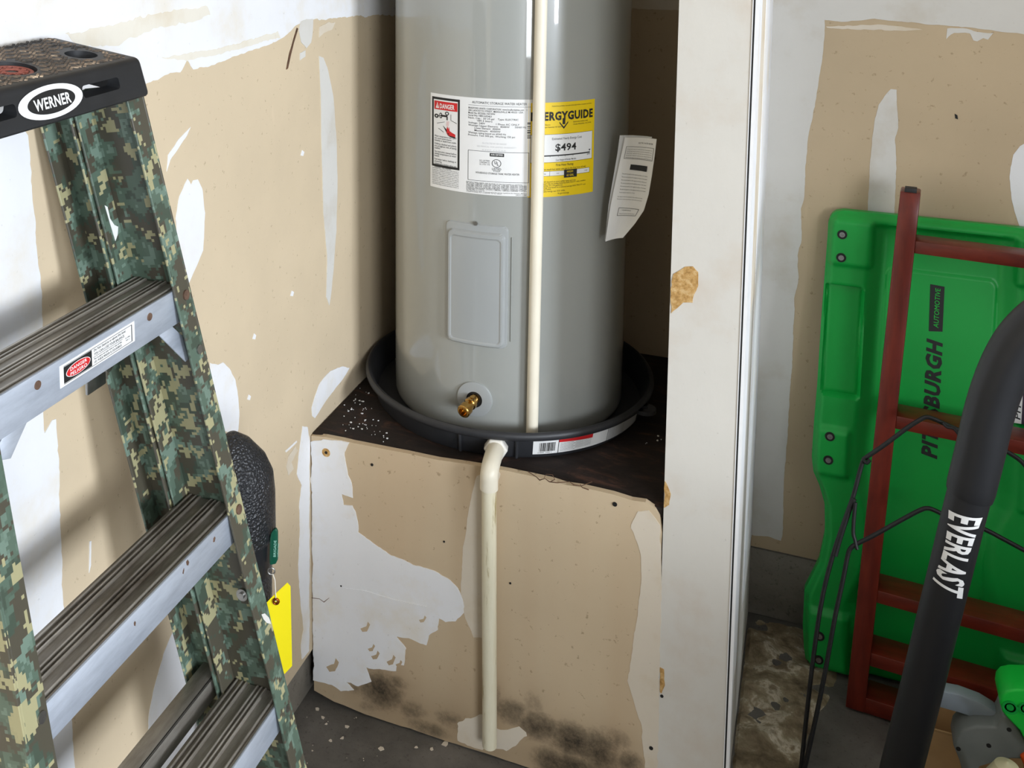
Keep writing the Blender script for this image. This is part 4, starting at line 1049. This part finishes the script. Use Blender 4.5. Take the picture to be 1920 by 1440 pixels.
# ================================================================== GREEN CREEPER on the right wall
CK = .088; CY0 = .500
cn = Vector((0, -1, CK)).normalized(); cv_ = Vector((0, CK, 1)).normalized()
def cr(px, py):
    p = onp(px, py, (0, 1, -CK), CY0); return p.x, (p - Vector((0, CY0, 0))).dot(cv_)
def crp(u, v, h=0.): return Vector((0, CY0, 0)) + Vector((u, 0, 0)) + cv_*v + cn*h
cc = cr(1757, 700)[0]
left = [cr(*p) for p in [(1520, 1266), (1510, 1250), (1507, 1220), (1505, 1180), (1508, 1115), (1535, 1062), (1547, 1005), (1546, 950), (1536, 915), (1525, 890), (1522, 862), (1526, 800), (1532, 730), (1540, 600), (1547, 510), (1552, 445)]]
vtop = cr(1650, 404)[1]; 
left = [(left[0][0], .004)] + [(a, max(b_, .012 + .003*i)) for i, (a, b_) in enumerate(left)]
vs0 = np.array([b_ for a, b_ in left]); us0 = np.array([a for a, b_ in left]); o_ = np.argsort(vs0); vs0, us0 = vs0[o_], us0[o_]
uTop = us0[-1]; CR = .028
def uleft(v):
    if v > vtop - CR:
        d = CR - (vtop - v); return uTop + .002 + CR - sqrt(max(0, CR*CR - d*d))
    return float(np.interp(v, vs0, us0))
def R(a, b_): (x0, y0), (x1, y1) = cr(*a), cr(*b_); return (x0+x1)/2, (y0+y1)/2, abs(x1-x0)/2, abs(y1-y0)/2
tray = R((1547, 530), (1612, 752)); pad1 = R((1553, 404), (1640, 508)); pad2 = R((1524, 790), (1596, 905)); pad3 = R((1507, 1130), (1597, 1272))
cen = R((1668, 505), (1846, 1150)); chan = R((1665, 400), (1849, 500))
tray2 = R((1553, 537), (1606, 745))
def chh(u, v, e):
    uu = u if u < cc else 2*cc - u                               # the board is symmetrical
    h = 0.
    side = sst((uu - (uleft(min(v, vtop - CR)) + .075)) / .045)  # side rails stand proud of the sunk middle
    h -= .024*side
    h -= .017*sst(-rrect(uu, v, *tray, .010)/.006) - .0015*sst(-rrect(uu, v, *tray2, .008)/.003)
    h += .010*sst(-rrect(uu, v, *pad1, .012)/.010); h += .010*sst(-rrect(uu, v, *pad2, .014)/.016); h += .010*sst(-rrect(uu, v, *pad3, .014)/.016)
    dc = rrect(u, v, cc, cen[1], cen[2], cen[3], .018)
    h += .004*sst(-dc/.003)
    h += .006*exp(-((v - .33*vtop)/.05)**2)*side*0.6
    h += .020*sst((v - (vtop - .030))/.012)*side                  # lip along the head end
    h -= .018*(1 - sst(e/.014))
    return h
NU, NV = 150, 260
def cfn(s, t):
    v = .004 + (vtop - .004)*t; a = uleft(v); b_ = 2*cc - a
    u = a + (b_ - a)*s
    e = min(u - a, b_ - u, vtop - v, (v - .004) + .004)
    return crp(u, v, chh(u, v, max(e, 0)))
mb = MB().grid(cfn, NU, NV)
nv = len(mb.v); W_ = NU + 1
def bfn(s, t):
    v = .004 + (vtop - .004)*t; a = uleft(v); b_ = 2*cc - a
    return crp(a + (b_ - a)*s, v, -.042)
back = MB().grid(bfn, NU//10, NV//4)
mb.add(back.v, [f[::-1] for f in back.f])
for t0_, fixed in ((0, 'b'), (1, 't')):
    mb.grid(lambda s, t: (cfn if t < .5 else bfn)(s, t0_), NU, 1)
for s0 in (0, 1):
    mb.grid(lambda s, t: (cfn if t < .5 else bfn)(s0, s), NV, 1)
crpr = thing('creeper', 'bright green moulded plastic mechanics creeper standing on end against the right wall', 'creeper', crp(cc, .0))
cb = mb.obj('board', m_green, crpr, sharp=50, fix=False)
def bolt(px, py, mir=False):
    u, v = cr(px, py); 
    if mir: u = 2*cc - u
    h = chh(u, v, .05); q_ = cn.to_track_quat('Z', 'Y').to_matrix().to_4x4(); m = Matrix.Translation(crp(u, v, h)) @ q_
    o = MB().lathe([(.0058, .0002), (.0098, .0002), (.0098, .0016), (.0058, .0016)], n=24, m=m, closed=True).obj('bolt_recess', m_black, crpr)
    MB().lathe([(0, .0012), (.002, .0012), (.0026, .003), (.0056, .003), (.006, .0004)], n=20, m=m).obj('bolt_head', m_steel, o)
for p in ((1579, 438), (1577, 481), (1556, 815), (1553, 859), (1537, 1188), (1535, 1232)): bolt(*p); bolt(*p, True)
# lettering up the middle
def ctx(mb, s, px0, px1, wcap, bold=0., shear=0., off=.0008):
    (ua, va), (ub, vb_) = cr(*px0), cr(*px1); L = math.hypot(ub-ua, vb_-va); du, dv = (ub-ua)/L, (vb_-va)/L
    def fn(a, b_):
        u, v = ua + du*a - dv*b_, va + dv*a + du*b_
        return crp(u, v, chh(u, v, .05) + off)
    text(mb, s, fn, 0, 0, w=L, h=wcap, bold=bold, shear=shear)
k = MB(); ctx(k, 'PITTSBURGH', (1757, 868), (1768, 643), .0275, .045, .22)
q4 = [cr(*p) for p in ((1743, 626), (1746, 537), (1773, 542), (1769, 627))]
k.add([crp(u, v, chh(u, v, .05) + .0008) for u, v in q4], [(0, 1, 2, 3)])
k.obj('black_lettering', m_print_k, cb, sharp=0)
k = MB(); ctx(k, 'AUTOMOTIVE', (1761, 620), (1765, 545), .0095, 0, .15, .0014); k.obj('green_lettering', m_green2, cb, sharp=0)
# sticker in the right-hand tray
u, v, hu_, hv_ = R((1890, 600), (1940, 812))
su0, sv0 = cr(1895, 792); sv1 = cr(1897, 600)[1]
def sfn(a, b_, o=.0): return crp(su0 + a, sv0 + b_, -.001 + o)
lb = MB().prism([sfn(0, 0), sfn(.07, 0), sfn(.07, sv1 - sv0), sfn(0, sv1 - sv0)], -cn*.001).obj('product_sticker', m_lab_w, crpr, sharp=0)
k = MB(); text(k, 'PITTSBURGH', lambda a, b_: sfn(.0165 - b_, a, .0008), .008, 0, w=(sv1 - sv0)*.72, h=.010, bold=.01, shear=.15)
k.obj('lettering', m_print_k, lb, sharp=0)
k = MB(); k.add([sfn(.019, 0, .0008), sfn(.07, 0, .0008), sfn(.07, sv1 - sv0, .0008), sfn(.019, sv1 - sv0, .0008)], [(0, 1, 2, 3)]); k.obj('dark_panel', plain('dark_purple_print', (52, 34, 54), .5), lb, sharp=0)
k = MB(); text(k, 'LOW PROFILE', lambda a, b_: sfn(.034 - b_, a, .0013), .008, 0, w=(sv1 - sv0)*.7, h=.008, bold=.01); k.obj('white_lettering', m_print_w, lb, sharp=0)

# ================================================================== RED WOODEN RACK leaning in front of the creeper
AR = radians(5); rx_ = Vector((cos(AR), -sin(AR), 0))
RB = on(1607, 1338, 2, 0); RKy = .075
rn0 = Vector((-sin(AR), -cos(AR), 0))
RU = (Vector((0, RKy, 1)))
rn = rx_.cross(RU).normalized()
if rn.y > 0: rn = -rn
def rk(px, py, d=0.): return onp(px, py, tuple(rn), rn.dot(RB) + d)
ptop = rk(1707, 362); pbot = rk(1603, 1332); pbot.z = max(pbot.z, .002)
pu = (ptop - pbot).normalized(); px_ = rx_
wk = thing('wooden_rack', 'dark cherry-red wooden slatted rack leaning in front of the green creeper', 'rack', RB)
def post(base, name='post'):
    mb = MB(); L = (ptop - pbot).length; n = 24; D = .055
    vs_ = []
    for i in range(n + 1):
        t = i/n; c = base + pu*L*t; hw = .0185
        sh = -.012*sst((t - .95)/.05)                            # the top end curls back
        c = c + rn*sh
        for a, d in ((-hw, 0), (hw, 0), (hw, -D), (-hw, -D)): vs_.append(c + px_*a + rn*d)
    fs = [(4*i+k, 4*i+(k+1) % 4, 4*i+4+(k+1) % 4, 4*i+4+k) for i in range(n) for k in range(4)] + [(3, 2, 1, 0), tuple(4*n + k for k in range(4))]
    mb.add(vs_, fs); o = mb.obj(name, m_cherry_v, wk, bevel=.003)
    c = base + pu*L - rn*.024
    m = Matrix((px_, -rn, pu)).transposed().to_4x4(); m.translation = base + pu*(L - .001) - rn*.02
    MB().box((-.011, -.011, 0), (.011, .014, .009), m).obj('rubber_foot', m_rubber, o, bevel=.001)
    return o
post(pbot)
Wd = .46
post(pbot + px_*Wd)
for mid, dep, hgt in (((1716, 452), .05, .026), ((1676, 779), .062, .028), ((1641, 1106), .066, .028), ((1628, 1223), .066, .030), ((1614, 1330), .062, .034)):
    p = rk(mid[0], mid[1], -.003); zt = max(p.z, hgt + .004)
    s_ = (p - pbot).dot(pu); c = pbot + pu*s_
    o = Vector((c.x, c.y, zt)) - rn*.0 + px_*.017
    m = Matrix((px_, Vector((sin(AR), cos(AR), 0)), Vector((0, 0, 1)))).transposed().to_4x4(); m.translation = o
    MB().box((0, .003, -hgt), (Wd - .034, .003 + dep, 0), m).obj('slat', m_cherry, wk, bevel=.002)

# ================================================================== BLACK BENT WIRE STAND
WY0, WK = .20, .28
def wr(px, py, d=0.): 
    return onp(px, py, (0, 1, -WK), WY0 - d)
ws = thing('wire_stand', 'bent black wire frame leaning between the padded tube and the red rack', 'wire frame', wr(1500, 1440))
def smooth(pts, n=6):
    """rounded bends: Catmull-Rom"""
    P = [pts[0]] + list(pts) + [pts[-1]]; out = []
    for i in range(1, len(P)-2):
        for j in range(n):
            t = j/n; a, b_, c, d = P[i-1], P[i], P[i+1], P[i+2]
            out.append(.5*((2*b_) + (c-a)*t + (2*a-5*b_+4*c-d)*t*t + (3*b_-a-3*c+d)*t**3))
    return out + [pts[-1]]
def wire(pix, r=.0035, d=0., name='wire'):
    return MB().tube(smooth([wr(*p, d) for p in pix]), r, 8).obj(name, m_wire, ws)
fl_ = wr(1497, 1480); fl2 = wr(1506, 1480)
wire([(1496, 1475), (1502, 1440), (1512, 1345), (1526, 1225), (1542, 1120), (1562, 1040), (1584, 975), (1600, 930), (1612, 885), (1619, 863), (1625, 857), (1660, 833), (1700, 803), (1725, 787), (1737, 782), (1750, 785), (1770, 794), (1800, 807), (1850, 827), (1890, 848), (1916, 866), (1930, 885)], .0042)
wire([(1503, 1478), (1509, 1440), (1532, 1335), (1548, 1255), (1566, 1155), (1580, 1090), (1590, 1040), (1597, 1026), (1610, 1018), (1640, 1003), (1690, 975), (1722, 958), (1738, 953), (1755, 958), (1790, 976), (1840, 990), (1880, 1010), (1930, 1037)], .0042, .012)
wire([(1566, 1042), (1575, 1010), (1592, 958), (1602, 935)], .0046, .008, 'hook')
wire([(1604, 942), (1601, 975), (1600, 1000), (1603, 1012), (1606, 1026), (1608, 1030)], .0036, .014, 'hook')
wire([(1618, 862), (1625, 868), (1631, 862)], .0036, .006, 'hook')
wire([(1768, 792), (1775, 800), (1788, 803), (1797, 814), (1802, 822)], .0032, .008, 'tie_wire')

# ================================================================== BLACK PADDED TUBE with white lettering
TY = .085
def tb_(px, py, y=TY): return on(px, py, 1, y)
cl = [(1655, 1520), (1690, 1440), (1728, 1290), (1757, 1170), (1783, 1065), (1806, 970), (1824, 900)]
up_ = [(1818, 925), (1838, 845), (1853, 780), (1870, 725), (1893, 672), (1922, 628), (1965, 590), (2020, 560)]
tt = thing('padded_frame_tube', 'thick black foam-padded bent tube with white lettering at the right foreground', 'tube', tb_(1655, 1520))
base = tb_(1690, 1440); nxt = tb_(1806, 970); dirn = (nxt - base).normalized()
foot = base - dirn*(base.z/dirn.z)
rlow = (tb_(1735, 1440) - tb_(1655, 1440)).length/2*.93; rhi = rlow*1.12
lowpts = [foot] + [tb_(*p) for p in cl[1:]]
MB().tube(lowpts, rlow, 32).obj('tube', m_tube, tt)
hp = smooth([tb_(*p) for p in up_], 5)
last = hp[-1]
far = smooth([last, last + Vector((.15, .01, .03)), last + Vector((.27, 0, -.03)), last + Vector((.33, -.01, -.14)), last + Vector((.36, -.01, -.26))], 6)
hp = hp + far[1:]
MB().tube(hp, [rhi*(.97 if i == 0 else 1) for i in range(len(hp))], 32).obj('foam_sleeve', m_tube, tt)
end = hp[-1]; dn_ = (hp[-1] - hp[-3]).normalized()
MB().tube([end - dn_*.03, end - dn_*(end.z/dn_.z)], rlow, 24).obj('tube', m_tube, tt)
# lettering runs down the tube, tops of the letters to the right
A = tb_(1801, 948); B_ = tb_(1768, 1090)
o0 = lowpts[0]; axd = -dirn; vc = (Vector(CAM) - A); vc = (vc - axd*vc.dot(axd)).normalized(); sd = axd.cross(vc).normalized()
if sd.x < 0: sd = -sd
cA = o0 + dirn*(A - o0).dot(dirn); Llet = (B_ - A).length
def tubept(a, b_, off=.0008):
    ph = b_/rlow; return cA + axd*a + (vc*cos(ph) + sd*sin(ph))*(rlow + off)
def wv(U, V):
    t = U/Llet; return U + .0*V, V*(1.0 + .38*(2*abs(t - .5))**1.6)
w_ = MB()
def arch(U, V):
    t = min(1, max(0, U/Llet)); k_ = .30 + .70*(1.7*abs(t - .5))**1.7
    c = .012*(1 - (2*t-1)**2)
    return U + (V - .02)*.16*(2*t-1), V*(.78 + .30*(2*abs(t-.5))**1.8) + .004 + .007*(1-(2*t-1)**2)
text(w_, 'EVERLAST', lambda u, v: tubept(u, v - .026), 0, 0, w=Llet, h=.047, bold=.03, warp=arch, sub=.006)
w_.obj('lettering', m_print_w, tt, sharp=0)

# ================================================================== GARDEN TOOL, BOX in the lower right corner
GY = .20
def gp_(px, py, y=GY): return on(px, py, 1, y)
tool = thing('garden_tool', 'grey and green plastic garden tool lying on the floor at the lower right corner', 'tool', on(1880, 1440, 1, GY))
def blob(pix, y0, th, name, mat, bev=.008, par=tool, seg=3):
    return MB().prism([gp_(*p, y0) for p in pix], (0, th, 0)).obj(name, mat, par, bevel=bev, seg=seg)
gh = blob([(1788, 1400), (1792, 1382), (1805, 1368), (1830, 1362), (1868, 1364), (1876, 1352), (1880, 1340), (1892, 1345), (1905, 1362), (1922, 1388), (1935, 1420), (1920, 1425), (1896, 1424), (1862, 1432), (1835, 1440), (1835, 1480), (1812, 1480), (1800, 1430)], GY, .06, 'grey_housing', m_grey, .008)
for (px, py) in ((1797, 1404), (1854, 1398), (1892, 1368)):
    p = gp_(px, py); MB().tube([p + Vector((0, .002, 0)), p + Vector((0, -.0006, 0))], .004, 14).obj('screw_hole', m_black, gh)
gg = blob([(1875, 1320), (1877, 1306), (1886, 1296), (1902, 1293), (1940, 1294), (1960, 1420), (1925, 1395), (1912, 1370), (1892, 1350), (1880, 1336)], GY - .012, .07, 'green_housing', m_green2, .008)
for (px, py) in ((1894, 1326), (1924, 1329)):
    p = gp_(px, py, GY - .012); m = Matrix.Translation(p) @ Matrix.Rotation(pi/2, 4, 'X')
    MB().lathe([(0, .0012), (.006, .0012), (.006, .0), (.009, .0), (.009, .002), (.0125, .002), (.0125, .0)], n=24, m=m).obj('boss', m_green, gg)
sp_ = [(1757, 1326), (1762, 1296), (1800, 1303), (1840, 1318), (1866, 1334), (1880, 1348), (1868, 1366), (1840, 1352), (1800, 1338)]
MB().prism([gp_(*p, GY + .03) for p in sp_], (0, .03, 0)).obj('shaft', m_bluegrey, tool, bevel=.004)
blob([(1912, 1418), (1935, 1404), (1950, 1450), (1922, 1442)], GY - .004, .03, 'orange_trigger', m_orange, .004)
# pale knob on the floor in front
kc = gp_(1886, 1462, .13); kn = thing('pale_knob', 'rounded pale cream plastic knob in front of the grey garden tool', 'knob', (kc.x, kc.y, 0))
kr = .034; zk = gp_(1886, 1427, .13).z
MB().lathe([(0, 0), (kr*1.1, 0), (kr*1.15, zk*.6), (kr*.95, zk*.82), (kr*.55, zk*.96), (0, zk)], (kc.x, kc.y), 36).obj('knob_top', m_pale, kn)
# open cardboard box on the floor between tube and tool
bt = on(1742, 1369, 1, .30)
cbx = thing('cardboard_box', 'plain brown cardboard box on the floor behind the black padded tube', 'box', (bt.x + .06, .34, 0))
x0, x1, y0, y1, h = bt.x - .05, bt.x + .16, .285, .37, on(1760, 1374, 1, .285).z
for a, b_ in (((x0, y0, .001), (x1, y0 + .004, h)), ((x0, y1 - .004, .001), (x1, y1, h)), ((x0, y0, .001), (x0 + .004, y1, h)), ((x1 - .004, y0, .001), (x1, y1, h))):
    MB().box(a, b_).obj('side', m_card, cbx, bevel=.0008)
MB().box((x0, y0, .001), (x1, y1, .005)).obj('bottom', m_card, cbx)
MB().box((x0 + .002, y0 - .0, h), (x1, y0 + .004, h + .004)).obj('rim', m_card, cbx)
